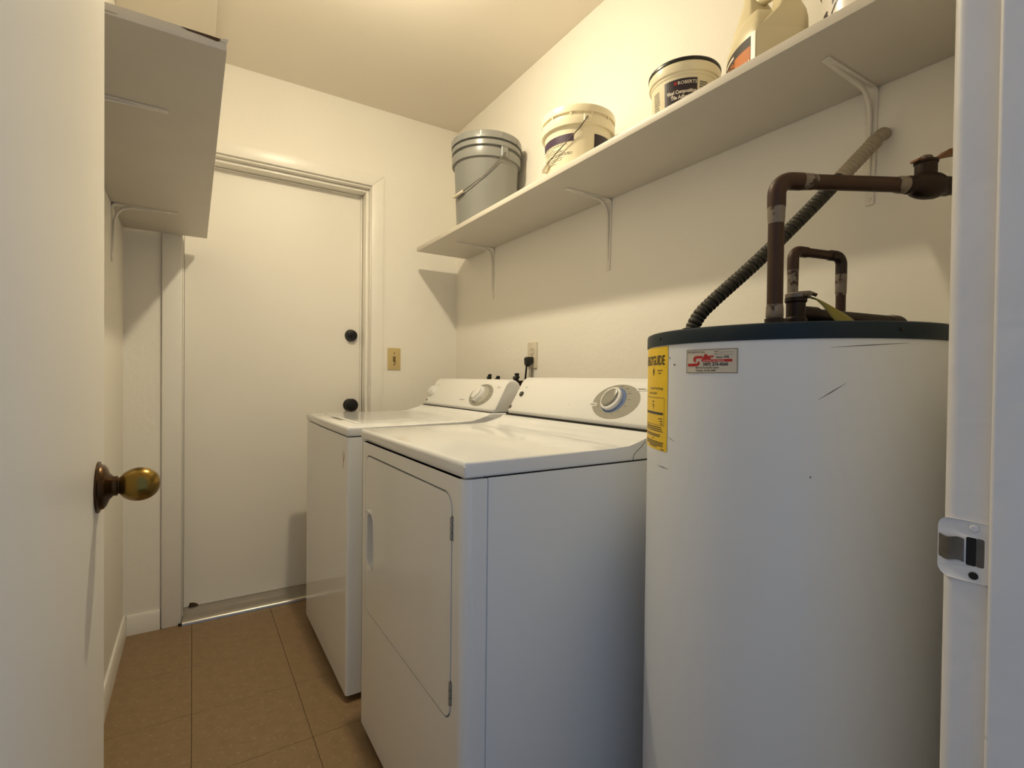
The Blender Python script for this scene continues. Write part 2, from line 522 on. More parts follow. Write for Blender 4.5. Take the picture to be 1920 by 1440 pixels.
wp = MB().sheet(lambda a, b: (JX - 0.0026 + 0.35 * max(0, 0.1570 + 0.0185 * a - 0.168), 0.1570 + 0.0185 * a,
                              sp_z - 0.0105 + 0.0205 * b + 0.0010 * sin(a * 7)), 10, 4)
link('worn_latch_track', wp, STEEL, so, fix=False)
for zz in (sp_z + 0.0205, sp_z - 0.0205):
    link('screw', MB().lathe_dir([(0.0001, 0.0008), (0.0025, 0.0008), (0.0034, 0.0)], (JX - 0.0022, 0.1505, zz), (-1, 0, 0), 14), JAMBP if zz > sp_z else DARK, so)

# open entry door on the left
d2 = thing('door_2', (DX - 0.0175, 0.51, 0.01), 'open cream door with an antique brass egg knob', 'door', kind='structure')
link('door_slab', MB().box(DX - 0.035, DX, 0.1765, 0.8506, 0.012, 2.015, 0.0018, 2), DOORP, d2)
ky, kzz = 0.7955, 0.9335
rose = MB().lathe([(0.0315, 0.0), (0.0315, 0.0020), (0.0280, 0.0035), (0.0270, 0.0065), (0.0235, 0.0092), (0.0165, 0.0118), (0.0130, 0.0150), (0.0, 0.0150)],
                  (DX, ky, kzz), 36, 'X')
ro = link('knob_rose', rose, BRASSD, d2)
nk = MB().lathe([(0.0, 0.014), (0.0122, 0.014), (0.0122, 0.0195), (0.0102, 0.0205), (0.0102, 0.0225), (0.0, 0.0225)], (DX, ky, kzz), 28, 'X')
link('knob_neck', nk, BRASSD, ro)
prof = [(0.0, 0.0210), (0.0098, 0.0210)]
for i in range(15):
    t = i / 14
    a = radians(160 - 160 * t)
    prof.append((max(0.0212 * sin(a) ** 0.88, 0.0001) if i < 14 else 0.0001, 0.0415 + 0.0222 * cos(a)))
link('egg_knob', MB().lathe(prof, (DX, ky, kzz), 36, 'X'), BRASS, d2, smooth=60)
bxl = MB().box(DX - 0.030, DX - 0.005, 0.8500, 0.8512, kzz - 0.028, kzz + 0.028, 0.0004, 1)
link('latch_plate', bxl, BRASSD, d2)

# ------------------------------------------------------------------ shelves
def bracket(parent, xw, sgn, y, zs, hl, vl, wdt=0.026):
    """pressed steel bracket: sgn = direction from the wall into the room; hl under the board, vl down the wall"""
    t = 0.0028
    r = 0.014
    path = [(hl, 0.0)]
    for i in range(6):
        a = radians(90 * i / 5)
        path.append((r - r * sin(a), -(r - r * cos(a))))
    path.append((0, -vl))
    mb = MB()
    ws = []
    for k, (d, z) in enumerate(path):
        ws.append(wdt * (0.62 if k in (0, len(path) - 1) else 1.0))
    outer = path
    inner = [(d + t if k else d, z - t) for k, (d, z) in enumerate(path)]
    inner[-1] = (t, -vl)
    vs, fs = [], []
    n = len(path)
    for k in range(n):
        for (d, z) in (outer[k], inner[k]):
            for s_ in (-1, 1):
                vs.append((xw + sgn * (0.0004 + d), y + s_ * ws[k] / 2, zs - 0.0004 + z))
    for k in range(n - 1):
        a, b = 4 * k, 4 * k + 4
        fs += [(a, a + 1, b + 1, b), (a + 2, b + 2, b + 3, a + 3), (a, b, b + 2, a + 2), (a + 1, a + 3, b + 3, b + 1)]
    fs += [(0, 2, 3, 1), (4 * n - 4, 4 * n - 3, 4 * n - 1, 4 * n - 2)]
    mb.add(vs, fs)
    bo = link('bracket', mb, BRACKP, parent, smooth=50)
    # raised rib and the web in the corner
    rib = MB()
    rp = [(hl * 0.86, 0.0022)] + [(0.055, 0.006), (0.030, 0.0140), (0.0155, 0.030), (0.0075, 0.060)] + [(0.0028, vl * 0.86)]
    rib.tube([(xw + sgn * (0.0004 + d), y, zs - 0.0004 - z) for d, z in rp], [0.0018, 0.0045, 0.0052, 0.0052, 0.0045, 0.0018], 8)
    link('rib', rib, BRACKP, bo, smooth=60)
    for d, z in ((hl * 0.93, None), (None, vl * 0.95), (None, vl * 0.30)):
        c = (xw + sgn * d, y, zs - t) if z is None else (xw + sgn * t, y + (0.0 if z > 0.1 else 0.008), zs - z)
        link('screw', MB().lathe_dir([(0.0042, -0.0005), (0.0040, 0.0012), (0.0022, 0.0022), (0.0001, 0.0023)], c, (0, 0, -1) if z is None else (sgn, 0, 0), 12), BRACKP, bo)

SZ, SX, SY = 1.7153, 0.9675, 2.4444
ST = 0.0195
s1 = thing('wall_shelf', ((SX + XR) / 2, 1.3, SZ), 'long white shelf carrying buckets above the washer and dryer', 'shelf')
link('shelf_board', MB().box(SX, XR - 0.0012, YF1 + 0.003, SY, SZ, SZ + ST, 0.0012, 2), SHELFP, s1)
for by in (2.163, 1.340, 0.517):
    bracket(s1, XR, -1, by, SZ, 0.20, 0.252)
LZ, LX, LY0 = 1.6624, 0.0511, 1.0588
s2 = thing('wall_shelf', ((XL + LX) / 2, 1.8, LZ), 'short white shelf with a chipped end above the brass-knobbed door', 'shelf')
link('shelf_board', MB().box(XL + 0.001, LX, LY0, YB - CT - 0.002, LZ, LZ + ST, 0.0012, 2), SHELFP, s2)
for by in (1.372, 2.215):
    bracket(s2, XL, 1, by, LZ, 0.19, 0.20)
link('chipped_edge', MB().prism([(LX - 0.070, LZ + ST - 0.0015), (LX - 0.060, LZ + ST - 0.0045), (LX - 0.035, LZ + ST - 0.0055), (LX - 0.016, LZ + ST - 0.0075),
                                 (LX - 0.004, LZ + ST - 0.0030), (LX - 0.0035, LZ + ST - 0.0012), (LX - 0.03, LZ + ST - 0.0008)], XZ, LY0 - 0.0006, LY0 + 0.004, 0), WOODB, s2)
link('torn_lip', MB().prism([(LX - 0.012, LZ + ST - 0.004), (LX - 0.001, LZ + ST - 0.0075), (LX + 0.0025, LZ + ST - 0.001), (LX + 0.0015, LZ + ST + 0.0025), (LX - 0.006, LZ + ST + 0.0015)],
                            XZ, LY0 - 0.0012, LY0 + 0.006, 0.0006, 1), SHELFP, s2)
link('chipped_edge', MB().prism([(-0.165, LZ + 0.0052), (-0.11, LZ + 0.0042), (-0.105, LZ + 0.0048), (-0.14, LZ + 0.0062)], XZ, LY0 - 0.0004, LY0 + 0.002, 0), GREYINK, s2)
s1top = SZ + ST

# ------------------------------------------------------------------ washer and dryer
def arc(cx, cz, r, a0, a1, n=6):
    return [(cx + r * cos(radians(a0 + (a1 - a0) * i / n)), cz + r * sin(radians(a0 + (a1 - a0) * i / n))) for i in range(n + 1)]

def machine(kind, x, y0, ztop, zlid, zbot, dx, dz, label):
    """front face at x, spanning y0..y0+0.686; dx, dz place the console profile"""
    W = 0.686
    y1 = y0 + W
    xb = x + 0.655
    t = thing(kind, (x + 0.33, y0 + W / 2, 0), label, kind.split('_')[-1] if kind != 'washing_machine' else 'washing machine')
    seam = x + 0.0498
    zc = zlid - 0.0028
    # cabinet behind the front panel
    link('cabinet', MB().box(seam + 0.0016, xb, y0 + 0.0008, y1 - 0.0008, zbot + 0.004, zc, 0.002, 1), ENAM, t)
    link('inner_gap', MB().box(x + 0.049, xb - 0.03, y0 + 0.0035, y1 - 0.0035, zbot + 0.01, zlid + 0.004), DARK, t)
    # front panel wraps round both corners
    rad = 0.022 if kind == 'clothes_dryer' else 0.010
    plan = [(seam, y1), (seam, y0)]
    fr = [(x + rad - rad * sin(radians(90 * i / 6)), y0 + rad - rad * cos(radians(90 * i / 6))) for i in range(7)]
    fl = [(x + rad - rad * cos(radians(90 * i / 6)), y1 - rad + rad * sin(radians(90 * i / 6))) for i in range(7)]
    n = len(fr)
    mb = MB()
    if kind == 'clothes_dryer':
        ya, yb2 = fr[-1][1], fl[0][1]
        dy0, dy1, dz0, dz1 = 0.8925, 1.478, 0.386, 0.8455
        hole = rrect(dy0, dy1, dz0, dz1, 0.034, 7)
        outer = [(ya, zbot), (yb2, zbot), (yb2, zc), (ya, zc)]
        mb.holed(outer, [hole], lambda u, v, w: (w, u, v), x + 0.02, x, floor=x + 0.046)
    else:
        quad(mb, fr[-1][1], fl[0][1], zbot, zc, lambda u, v, w: (w, u, v), x)
    for side in (([(seam, y0)] + fr), (fl + [(seam, y1)])):
        for a, b in zip(side[:-1], side[1:]):
            mb.add([(*a, zbot), (*b, zbot), (*b, zc), (*a, zc)], [(0, 1, 2, 3)])
    # bottom return and top return
    for zz in (zbot, zc):
        ring = [(seam, y0)] + fr + fl + [(seam, y1)]
        mb.add([(*p, zz) for p in ring], [tuple(range(len(ring)))])
    fp = link('front_panel', mb, ENAM, t, smooth=30)
    # top panel with an upturned rear edge, extruded across the width
    pr = [(x + 0.004, zlid), (x + 0.001, zlid + 0.004), (x - 0.001, zlid + 0.012), (x - 0.001, ztop - 0.010)]
    pr += arc(x + 0.008, ztop - 0.009, 0.009, 180, 90, 4)
    pr += [(0.818 + dx, ztop), (0.828 + dx, ztop + 0.0009), (0.862 + dx, ztop + 0.0022), (0.897 + dx, ztop + 0.0048), (0.911 + dx, ztop + 0.0095), (0.923 + dx, ztop + 0.0185),
           (0.932 + dx, ztop + 0.0270), (0.938 + dx, ztop + 0.0288), (xb - 0.01, ztop + 0.0288), (xb - 0.01, zlid)]
    mb = MB().prism(pr, XZ, y0 - 0.001, y1 + 0.001, 0.006, 3)
    link('top_panel', mb, ENAM, t, smooth=40)
    if kind == 'clothes_dryer':
        cap = [(0.8760, 0.8830), (0.8765, 0.8900), (0.8790, 0.8960), (0.8880, 0.9040), (0.9010, 0.9120), (0.9170, 0.9260)]
        link('end_cap_seam', MB().tube([(a, y0 - 0.0011, b) for a, b in cap], 0.0007, 6), DARK, t)
    # console
    A = (0.9424 + dx, 0.945 + dz + 0.0)
    B = (1.0180 + dx, 1.0617 + dz)
    e = Vector((1.0257 - 0.9424, 1.0736 - 0.945)).normalized()
    nrm = Vector((-e.y, e.x))      # outwards: towards the room and up
    link('console_seam_shadow', MB().box(A[0] + 0.002, xb - 0.02, y0 + 0.006, y1 - 0.006, ztop + 0.0285, A[1] + 0.004), DARK, t)  # dark strip laid between top panel and console as the joint's shadow
    cp = [(A[0] + 0.0120, A[1] + 0.0002), (A[0] + 0.0098, A[1] + 0.0135), (A[0] + e.x * 0.0185, A[1] + e.y * 0.0185)]
    cp += [(A[0] + e.x * 0.132, A[1] + e.y * 0.132), (A[0] + e.x * 0.143 + 0.001, A[1] + e.y * 0.143 - 0.001), (1.0300 + dx, 1.0740 + dz), (1.0410 + dx, 1.0762 + dz),
           (1.0560 + dx, 1.0735 + dz), (1.0720 + dx, 1.0630 + dz), (1.0850 + dx, 1.040 + dz), (1.0900 + dx, 1.000 + dz), (1.0900 + dx, ztop + 0.034)]
    mb = MB().prism(cp, XZ, y0 + 0.003, y1 - 0.003, 0.009, 3)
    co = link('control_console', mb, PLAST, t, smooth=40)
    FN = lambda u, v, w: (A[0] + e.x * v + nrm.x * w, u, A[1] + e.y * v + nrm.y * w)
    def flat(name, pts, m_, w, par=co):
        mb_ = MB(); poly(mb_, pts, FN, w); return link(name, mb_, m_, par, smooth=0, fix=False)
    def dial(cu, cv, r, d, name, m_ring, m_cap, blade, par):
        c = Vector(FN(cu, cv, 0.0))
        dv = Vector((nrm.x, 0, nrm.y))
        ko = link(name, MB().lathe_dir([(r, 0.0), (r, d * 0.55), (r * 0.93, d * 0.72), (r * 0.80, d * 0.72), (r * 0.78, d * 0.60), (0.0001, d * 0.60)], c, dv, 40), m_ring, par, smooth=40)
        # raised grip bar across the dial
        ax = Vector(FN(cu + cos(blade), cv + sin(blade), 0)) - Vector(FN(cu, cv, 0))
        pts = [(r * 0.82 * cos(a), r * 0.62 * sin(a)) for a in [2 * pi * i / 28 for i in range(28)]]
        sidev = dv.cross(ax)
        gp = lambda u, v, w: tuple(c + ax * u + sidev * v + dv * w)
        link('dial_cap', MB().prism(pts, gp, d * 0.55, d * 1.05, 0.0022, 2), m_cap, ko, smooth=40)
        return ko
    if kind == 'clothes_dryer':
        pl = flat('dial_plate', ellipse(1.0165, 0.0795, 0.088, 0.0555, 48), GREYP, 0.0006)
        flat('dial_band', ellipse(1.0245, 0.0830, 0.0445, 0.0400, 40), BLUEP, 0.0010)
        dial(1.0305, 0.0850, 0.0355, 0.017, 'timer_dial', PLAST, SILV, radians(-60), co)
        tick = MB()
        for i in range(14):
            a = radians(20 + i * 25.7)
            cu, cv = 1.0245 + 0.056 * cos(a), 0.083 + 0.0465 * sin(a)
            if i in (5, 6, 7, 3, 4):
                quad(tick, cu - 0.006, cu + 0.006, cv - 0.0011, cv + 0.0011, FN, 0.0011)
            else:
                quad(tick, cu - 0.0018, cu + 0.0018, cv - 0.0014, cv + 0.0014, FN, 0.0011)
        for (u, v, s_) in ((1.098, 0.0655, 0.011), (0.940, 0.1215, 0.013)):
            quad(tick, u - s_, u + s_, v - 0.0014, v + 0.0014, FN, 0.0016)
        tag(link('dial_marks', tick, GREYINK, co, smooth=0, fix=False), kind='stuff')
        flat('dial_flag', rrect(1.083, 1.113, 0.0605, 0.0705, 0.004, 3), PLAST, 0.0012)
        flat('dial_flag', rrect(0.920, 0.958, 0.1165, 0.1265, 0.004, 3), PLAST, 0.0012)
        bt = MB().lathe_dir([(0.0098, 0.0), (0.0098, 0.003), (0.0085, 0.005), (0.0001, 0.0045)], FN(1.4881, 0.0853, 0), (nrm.x, 0, nrm.y), 24)
        link('start_button', bt, mat('button_grey', '3c3830', 0.4), co)
        bt = MB().lathe_dir([(0.0075, 0.0), (0.0072, 0.0012), (0.0001, 0.0014)], FN(1.5170, 0.0310, 0), (nrm.x, 0, nrm.y), 20)
        link('maker_badge', bt, mat('badge_grey', '55504a', 0.4), co)
        tx = MB()
        quad(tx, 1.472, 1.488, 0.1145, 0.1158, FN, 0.0006); quad(tx, 1.475, 1.485, 0.1110, 0.1120, FN, 0.0006)
        quad(tx, 1.20, 1.206, 0.058, 0.0588, FN, 0.0006)
        tag(link('console_print', tx, GREYINK, co, smooth=0, fix=False), kind='stuff')
        # door in the recess, pull slot, hinges
        g = 0.0042
        slot = rrect(1.4010, 1.4560, 0.5215, 0.6780, 0.0240, 6)
        dm = MB().holed(rrect(dy0 + g, dy1 - g, dz0 + g, dz1 - g, 0.0300, 7), [slot], lambda u, v, w: (w, u, v), x + 0.0420, x - 0.0006, floor=x + 0.0400)
        do = link('dryer_door', dm, ENAM, t, smooth=30)
        rim = MB().tube([(x - 0.0006, u, v) for u, v in rrect(1.3990, 1.4580, 0.5195, 0.6800, 0.0255, 6)] + [(x - 0.0006, 1.4325, 0.5195)], 0.0018, 8)
        link('pull_rim', rim, ENAM, do, smooth=60)
        lip = MB().tube([(x - 0.0008, 1.4120, 0.6830), (x - 0.0022, 1.4260, 0.6868), (x - 0.0024, 1.4440, 0.6862), (x - 0.0008, 1.4600, 0.6780)], [0.002, 0.0046, 0.0050, 0.002], 8)
        link('pull_lip', lip, ENAM, do, smooth=60)
        for hz0 in (0.752, 0.4245):
            ho = link('hinge', MB().box(x - 0.0012, x + 0.004, dy0 - 0.0035, dy0 + 0.0045, hz0, hz0 + 0.0485, 0.001, 1), STEEL, t)
            for q in range(3):
                link('knuckle', MB().lathe([(0.0032, 0), (0.0034, 0.0006), (0.0034, 0.0128), (0.0032, 0.0134)], (x - 0.0016, dy0 + 0.0005, hz0 + 0.0015 + q * 0.0158), 12), SILV, ho)
    else:
        k = 0.0
        flat('dial_plate', ellipse(1.822, 0.078, 0.090, 0.0535, 48), GREYP, 0.0006)
        flat('dial_band', ellipse(1.826, 0.081, 0.060, 0.0400, 40), mat('pale_console_print', 'b5b2a6', 0.4), 0.0010)
        dial(1.838, 0.0805, 0.036, 0.020, 'timer_dial', PLAST, PLAST, radians(-60), co)
        tick = MB()
        for i in range(16):
            a = radians(i * 22.5)
            cu, cv = 1.824 + 0.074 * cos(a), 0.079 + 0.0465 * sin(a)
            quad(tick, cu - 0.006, cu + 0.006, cv - 0.0011, cv + 0.0011, FN, 0.0011)
        tag(link('dial_marks', tick, GREYINK, co, smooth=0, fix=False), kind='stuff')
        dial(2.312, 0.0805, 0.025, 0.020, 'water_level_dial', PLAST, PLAST, radians(-60), co)
        bt = MB().lathe_dir([(0.0062, 0.0), (0.0060, 0.0012), (0.0001, 0.0014)], FN(2.326, 0.0300, 0), (nrm.x, 0, nrm.y), 20)
        link('maker_badge', bt, mat('badge_grey', '55504a', 0.4), co)
        tx = MB()
        quad(tx, 2.285, 2.305, 0.1180, 0.1192, FN, 0.0006)
        quad(tx, 1.700, 1.725, 0.1190, 0.1204, FN, 0.0006); quad(tx, 1.702, 1.722, 0.1150, 0.1160, FN, 0.0006)
        quad(tx, 1.94, 1.985, 0.048, 0.0505, FN, 0.0006)
        tag(link('console_print', tx, GREYINK, co, smooth=0, fix=False), kind='stuff')
        # loading lid on the top panel with a flat grey patch painting the finger notch's shade
        ld = MB().prism(rrect(x + 0.055, 0.845, y0 + 0.095, y1 - 0.075, 0.02, 5), XYZ, ztop - 0.001, ztop + 0.0028, 0.0014, 2)
        lo = link('loading_lid', ld, ENAM, t, smooth=40)
        link('finger_notch_shade', MB().prism(rrect(x + 0.040, x + 0.056, y0 + 0.27, y0 + 0.42, 0.006, 4), XYZ, ztop - 0.0004, ztop + 0.0006, 0), GREYINK, lo)
        for pts in ([(1.712, 0.782), (1.700, 0.800), (1.694, 0.820), (1.703, 0.812), (1.711, 0.800), (1.717, 0.790)],
                    [(1.722, 0.800), (1.716, 0.815), (1.712, 0.822), (1.724, 0.812)], [(1.714, 0.765), (1.708, 0.780), (1.719, 0.775)]):
            sm = MB()
            poly(sm, pts, lambda u, v, w: (w, u, v), x - 0.0004)
            link('tape_residue', sm, STAIN, t, smooth=0, fix=False)
    for fy in (y0 + 0.06, y1 - 0.06):
        for fx in (x + 0.06, xb - 0.06):
            link('foot', MB().lathe([(0.020, 0.0), (0.022, 0.003), (0.020, 0.010), (0.008, 0.012), (0.008, zbot + 0.008)], (fx, fy, 0.0), 16), BLACKP, t)
    return t

machine('clothes_dryer', 0.4325, 0.843, 0.9148, 0.8821, 0.030, 0.0, 0.0, 'white front-loading dryer nearest the water heater, blue-ringed timer dial')
machine('washing_machine', 0.4252, 1.6623, 0.9085, 0.8765, 0.024, 0.022, -0.009, 'white top-loading washer between the dryer and the back door')

# ------------------------------------------------------------------ water heater
HX, HY, HR = 0.945, 0.524, 0.25
wh = thing('water_heater', (HX, HY, 0), 'white cylindrical water heater with a dark blue top rim', 'water heater')
Z1, Z2 = 1.137, 1.1600
link('tank', MB().lathe([(HR - 0.012, 0.0), (HR, 0.004), (HR, Z1 + 0.004), (HR - 0.02, Z1 + 0.004)], (HX, HY, 0), 96), TANK, wh, smooth=30)
link('top_rim', MB().lathe([(HR - 0.02, Z1 - 0.002), (HR + 0.0022, Z1 - 0.002), (HR + 0.0022, Z2 - 0.006), (HR + 0.0008, Z2 - 0.0018), (HR - 0.003, Z2), (HR - 0.012, Z2 + 0.001), (HR - 0.05, Z2 + 0.002), (0.0001, Z2 + 0.003)],
                         (HX, HY, 0), 96), TANKTOP, wh, smooth=40)
def cyl(rr=HR):
    return lambda u, v, w: (HX + (rr + w) * cos(u), HY + (rr + w) * sin(u), v)
CY = cyl()
UA = lambda deg, off: radians(deg) + off / HR       # arc length offset from a bearing
# energy label: u grows to the viewer's right
e_r = 162.6
def EL(u, v, w):
    return CY(UA(e_r, u), v, w)
ew, ez0, ez1 = 0.136, 0.9455, 1.1335
lab = MB(); quad(lab, -ew, 0, ez0, ez1, EL, 0.0006, 16)
el = link('energy_label', lab, YEL, wh, smooth=60, fix=False)
el['label'] = 'yellow energy label'
tx = MB()
put_text(tx, 'ENERGYGUIDE', -0.0100, 1.1010, 0.0240, EL, 0.0010, sx=0.80, bold=0.025, align='RIGHT', maxw=0.116)
put_text(tx, 'Estimated Yearly Energy', -0.0140, 1.0560, 0.0065, EL, 0.0010, align='RIGHT', bold=0.01)
put_text(tx, 'Cost on the label', -0.0400, 1.0470, 0.0065, EL, 0.0010, align='RIGHT', bold=0.01)
for i, (u0, u1, v) in enumerate(((-0.038, -0.016, 1.0905), (-0.034, -0.022, 1.0855),
                                 (-0.062, -0.052, 1.0335), (-0.062, -0.052, 1.0275), (-0.032, -0.014, 1.0030), (-0.026, -0.014, 0.9985), (-0.024, -0.014, 0.9940),
                                 (-0.110, -0.020, 0.9870), (-0.110, -0.017, 0.9835), (-0.110, -0.012, 0.9800), (-0.110, -0.022, 0.9735), (-0.110, -0.024, 0.9705),
                                 (-0.060, -0.052, 0.9655), (-0.110, -0.010, 0.9600), (-0.110, -0.014, 0.9570), (-0.110, -0.012, 0.9540), (-0.080, -0.036, 0.9510), (-0.022, -0.008, 0.9480))):
    n = max(2, int((u1 - u0) / 0.006))
    for k in range(n):
        a = u0 + (u1 - u0) * k / n
        quad(tx, a, a + (u1 - u0) / n * 0.78, v - 0.0009, v + 0.0009, EL, 0.0010)
quad(tx, -0.112, -0.014, 1.0100, 1.0145, EL, 0.0010, 8)       # scale bar
for (a, b, c, d) in ((-0.112, -0.010, 1.0405, 1.0412), (-0.112, -0.010, 0.9905, 0.9912), (-0.0107, -0.0100, 0.9905, 1.0412)):
    quad(tx, a, b, c, d, EL, 0.0010, 8)
poly(tx, [(-0.056, 1.0270), (-0.053, 1.0225), (-0.0555, 1.0225), (-0.0555, 1.0165), (-0.0565, 1.0165), (-0.0565, 1.0225), (-0.059, 1.0225)], EL, 0.0010)
poly(tx, [(-0.0575, 1.0965), (-0.0530, 1.0900), (-0.0575, 1.0800), (-0.0620, 1.0900)], EL, 0.0010)
link('lettering', tx, INK, el, smooth=0, fix=False)
# plumber's sticker
s_l = 173.6
def PS(u, v, w):
    return CY(UA(s_l, u), v, w)
pw, pz0, pz1 = 0.0905, 1.0850, 1.1240
lab = MB(); quad(lab, 0, pw, pz0, pz1, PS, 0.0005, 12)
ps = link('plumber_sticker', lab, STICK, wh, smooth=60, fix=False)
ps['label'] = 'small plumber sticker with a red pipe logo'
bd = MB()
for (a, b, c, d) in ((0.0008, pw - 0.0008, pz0 + 0.0008, pz0 + 0.0014), (0.0008, pw - 0.0008, pz1 - 0.0014, pz1 - 0.0008),
                     (0.0008, 0.0014, pz0 + 0.0008, pz1 - 0.0008), (pw - 0.0014, pw - 0.0008, pz0 + 0.0008, pz1 - 0.0008)):
    quad(bd, a, b, c, d, PS, 0.0009, 10)
put_text(bd, 'FOR SERVICE CALL', 0.0035, pz1 - 0.0060, 0.0040, PS, 0.0009, bold=0.012)
put_text(bd, 'Model', 0.0530, pz1 - 0.0055, 0.0028, PS, 0.0009)
put_text(bd, 'Serial', 0.0530, pz1 - 0.0095, 0.0028, PS, 0.0009)
quad(bd, 0.0610, 0.0840, pz1 - 0.0060, pz1 - 0.0057, PS, 0.0009, 4)
quad(bd, 0.0610, 0.0840, pz1 - 0.0100, pz1 - 0.0097, PS, 0.0009, 4)
put_text(bd, 'Since 1978', 0.0565, pz1 - 0.0150, 0.0046, PS, 0.0009, bold=0.025)
put_text(bd, '(407) 273-4260', 0.0335, pz1 - 0.0268, 0.0068, PS, 0.0009, bold=0.035, maxw=0.044)
put_text(bd, '8014 Park Commerce Center', 0.0195, pz1 - 0.0312, 0.0038, PS, 0.0009, bold=0.02, maxw=0.042)
put_text(bd, 'Orlando, Florida 32807', 0.0205, pz1 - 0.0357, 0.0038, PS, 0.0009, bold=0.02, maxw=0.040)
link('lettering', bd, INK, ps, smooth=0, fix=False)
lg = MB()
quad(lg, 0.0040, 0.0225, pz1 - 0.0275, pz1 - 0.0230, PS, 0.0009, 3)
def ring2d(cu, cv, r0, r1, a0, a1, n=8):
    a = [radians(a0 + (a1 - a0) * i / n) for i in range(n + 1)]
    for i in range(n):
        lg.add([PS(cu + r0 * cos(a[i]), cv + r0 * sin(a[i]), 0.0009), PS(cu + r1 * cos(a[i]), cv + r1 * sin(a[i]), 0.0009),
                PS(cu + r1 * cos(a[i + 1]), cv + r1 * sin(a[i + 1]), 0.0009), PS(cu + r0 * cos(a[i + 1]), cv + r0 * sin(a[i + 1]), 0.0009)], [(0, 1, 2, 3)])
ring2d(0.0215, pz1 - 0.0218, 0.0012, 0.0057, -90, 30)
ring2d(0.0205, pz1 - 0.0165, 0.0012, 0.0057, 90, 250)
quad(lg, 0.0205, 0.0320, pz1 - 0.0153, pz1 - 0.0108, PS, 0.0009, 2)
quad(lg, 0.0320, 0.0470, pz1 - 0.0170, pz1 - 0.0128, PS, 0.0009, 3)
quad(lg, 0.0440, 0.0520, pz1 - 0.0135, pz1 - 0.0108, PS, 0.0009, 2)
poly(lg, [(0.0345, pz1 - 0.0128), (0.0355, pz1 - 0.0090), (0.0385, pz1 - 0.0076), (0.0420, pz1 - 0.0100), (0.0440, pz1 - 0.0128)], PS, 0.0009)
quad(lg, 0.0310, 0.0820, pz1 - 0.0208, pz1 - 0.0166, PS, 0.0009, 6)
link('red_logo', lg, RED, ps, smooth=0, fix=False)
pk = MB()
put_text(pk, 'GENERAL PLUMBING', 0.0330, pz1 - 0.0202, 0.0040, PS, 0.0012, maxw=0.047)
quad(pk, 0.0225, 0.0320, pz1 - 0.0163, pz1 - 0.0150, PS, 0.0012, 2)
link('pale_lettering', pk, PINK, ps, smooth=0, fix=False)
# scuffs, dents and screws on tank
def scuff(a0, z0, a1, z1, wd):
    sc = MB()
    n = 8
    for i in range(n):
        t0, t1 = i / n, (i + 1) / n
        w0 = wd * (1 - abs(2 * t0 - 1)) * 0.5 + wd * 0.15; w1 = wd * (1 - abs(2 * t1 - 1)) * 0.5 + wd * 0.15
        p = lambda t, o: CY(radians(a0 + (a1 - a0) * t), z0 + (z1 - z0) * t + o, 0.0004)
        sc.add([p(t0, -w0), p(t1, -w1), p(t1, w1), p(t0, w0)], [(0, 1, 2, 3)])
    link('scuff_mark', sc, SCUFF, wh, smooth=0, fix=False)
scuff(-141.5, 1.0475, -133.5, 1.0720, 0.0012)
scuff(-138, 1.1222, -114, 1.1290, 0.0009)
scuff(166.3, 1.1000, 167.4, 1.1000, 0.0026)
scuff(-143.5, 0.937, -142.9, 0.937, 0.0022)
scuff(163.2, 0.974, 167.5, 0.967, 0.0009)
scuff(155, 0.918, 164, 0.917, 0.0010)
scuff(163.4, 1.112, 163.9, 1.112, 0.004)
for a in (156.7, -116.9, -176.4 + 90):
    c = cyl(HR + 0.0022)(radians(a), 1.148, 0)
    link('rim_screw', MB().lathe_dir([(0.0028, -0.0004), (0.0026, 0.001), (0.0001, 0.0016)], c, (cos(radians(a)), sin(radians(a)), 0), 12), BLACKM, wh)

# relief valve on the heater top (part of the heater), with its hanging tag
rv = link('relief_valve', MB().lathe([(0.017, Z2 + 0.001), (0.017, Z2 + 0.016), (0.0145, Z2 + 0.019), (0.0145, Z2 + 0.042), (0.0165, Z2 + 0.044), (0.0165, Z2 + 0.050), (0.0001, Z2 + 0.050)],
                                     (0.836, 0.448, 0), 20), BRASSV, wh)
rv['label'] = 'dark brass relief valve with yellow tag'
link('valve_cap', MB().lathe([(0.0185, Z2 + 0.0502), (0.0190, Z2 + 0.052), (0.0190, Z2 + 0.0565), (0.0175, Z2 + 0.058), (0.0001, Z2 + 0.0585)], (0.838, 0.446, 0), 20), SOLDER, rv)
link('valve_lever', MB().tube([(0.838, 0.446, Z2 + 0.0575), (0.856, 0.437, Z2 + 0.0600), (0.866, 0.431, Z2 + 0.0560)], [0.004, 0.0035, 0.003], 8), SOLDER, rv)
def tagf(a, b):
    # curling strip hanging from the lever down to the top of the heater
    P0, P1, P2, P3 = Vector((0.846, 0.432, Z2 + 0.0500)), Vector((0.858, 0.420, Z2 + 0.047)), Vector((0.866, 0.402, Z2 + 0.028)), Vector((0.872, 0.384, Z2 + 0.0036))
    q = (1 - a) ** 3 * P0 + 3 * a * (1 - a) ** 2 * P1 + 3 * a * a * (1 - a) * P2 + a ** 3 * P3
    wd = 0.004 + 0.032 * min(1, a * 1.25)
    sd = Vector((0.80, -0.45, 0.06 - 0.50 * (1 - a)))
    q = q + sd * (wd * (b - 0.5)) + Vector((-0.5, -0.6, 0.3)) * (0.004 * sin(pi * b))
    return tuple(q)
tg = MB().sheet(tagf, 14, 4)
to = link('valve_tag', tg, TAG, rv, smooth=70, fix=False)
sol = to.modifiers.new('thick', 'SOLIDIFY'); sol.thickness = 0.0006
to['label'] = 'curled yellow green paper tag'

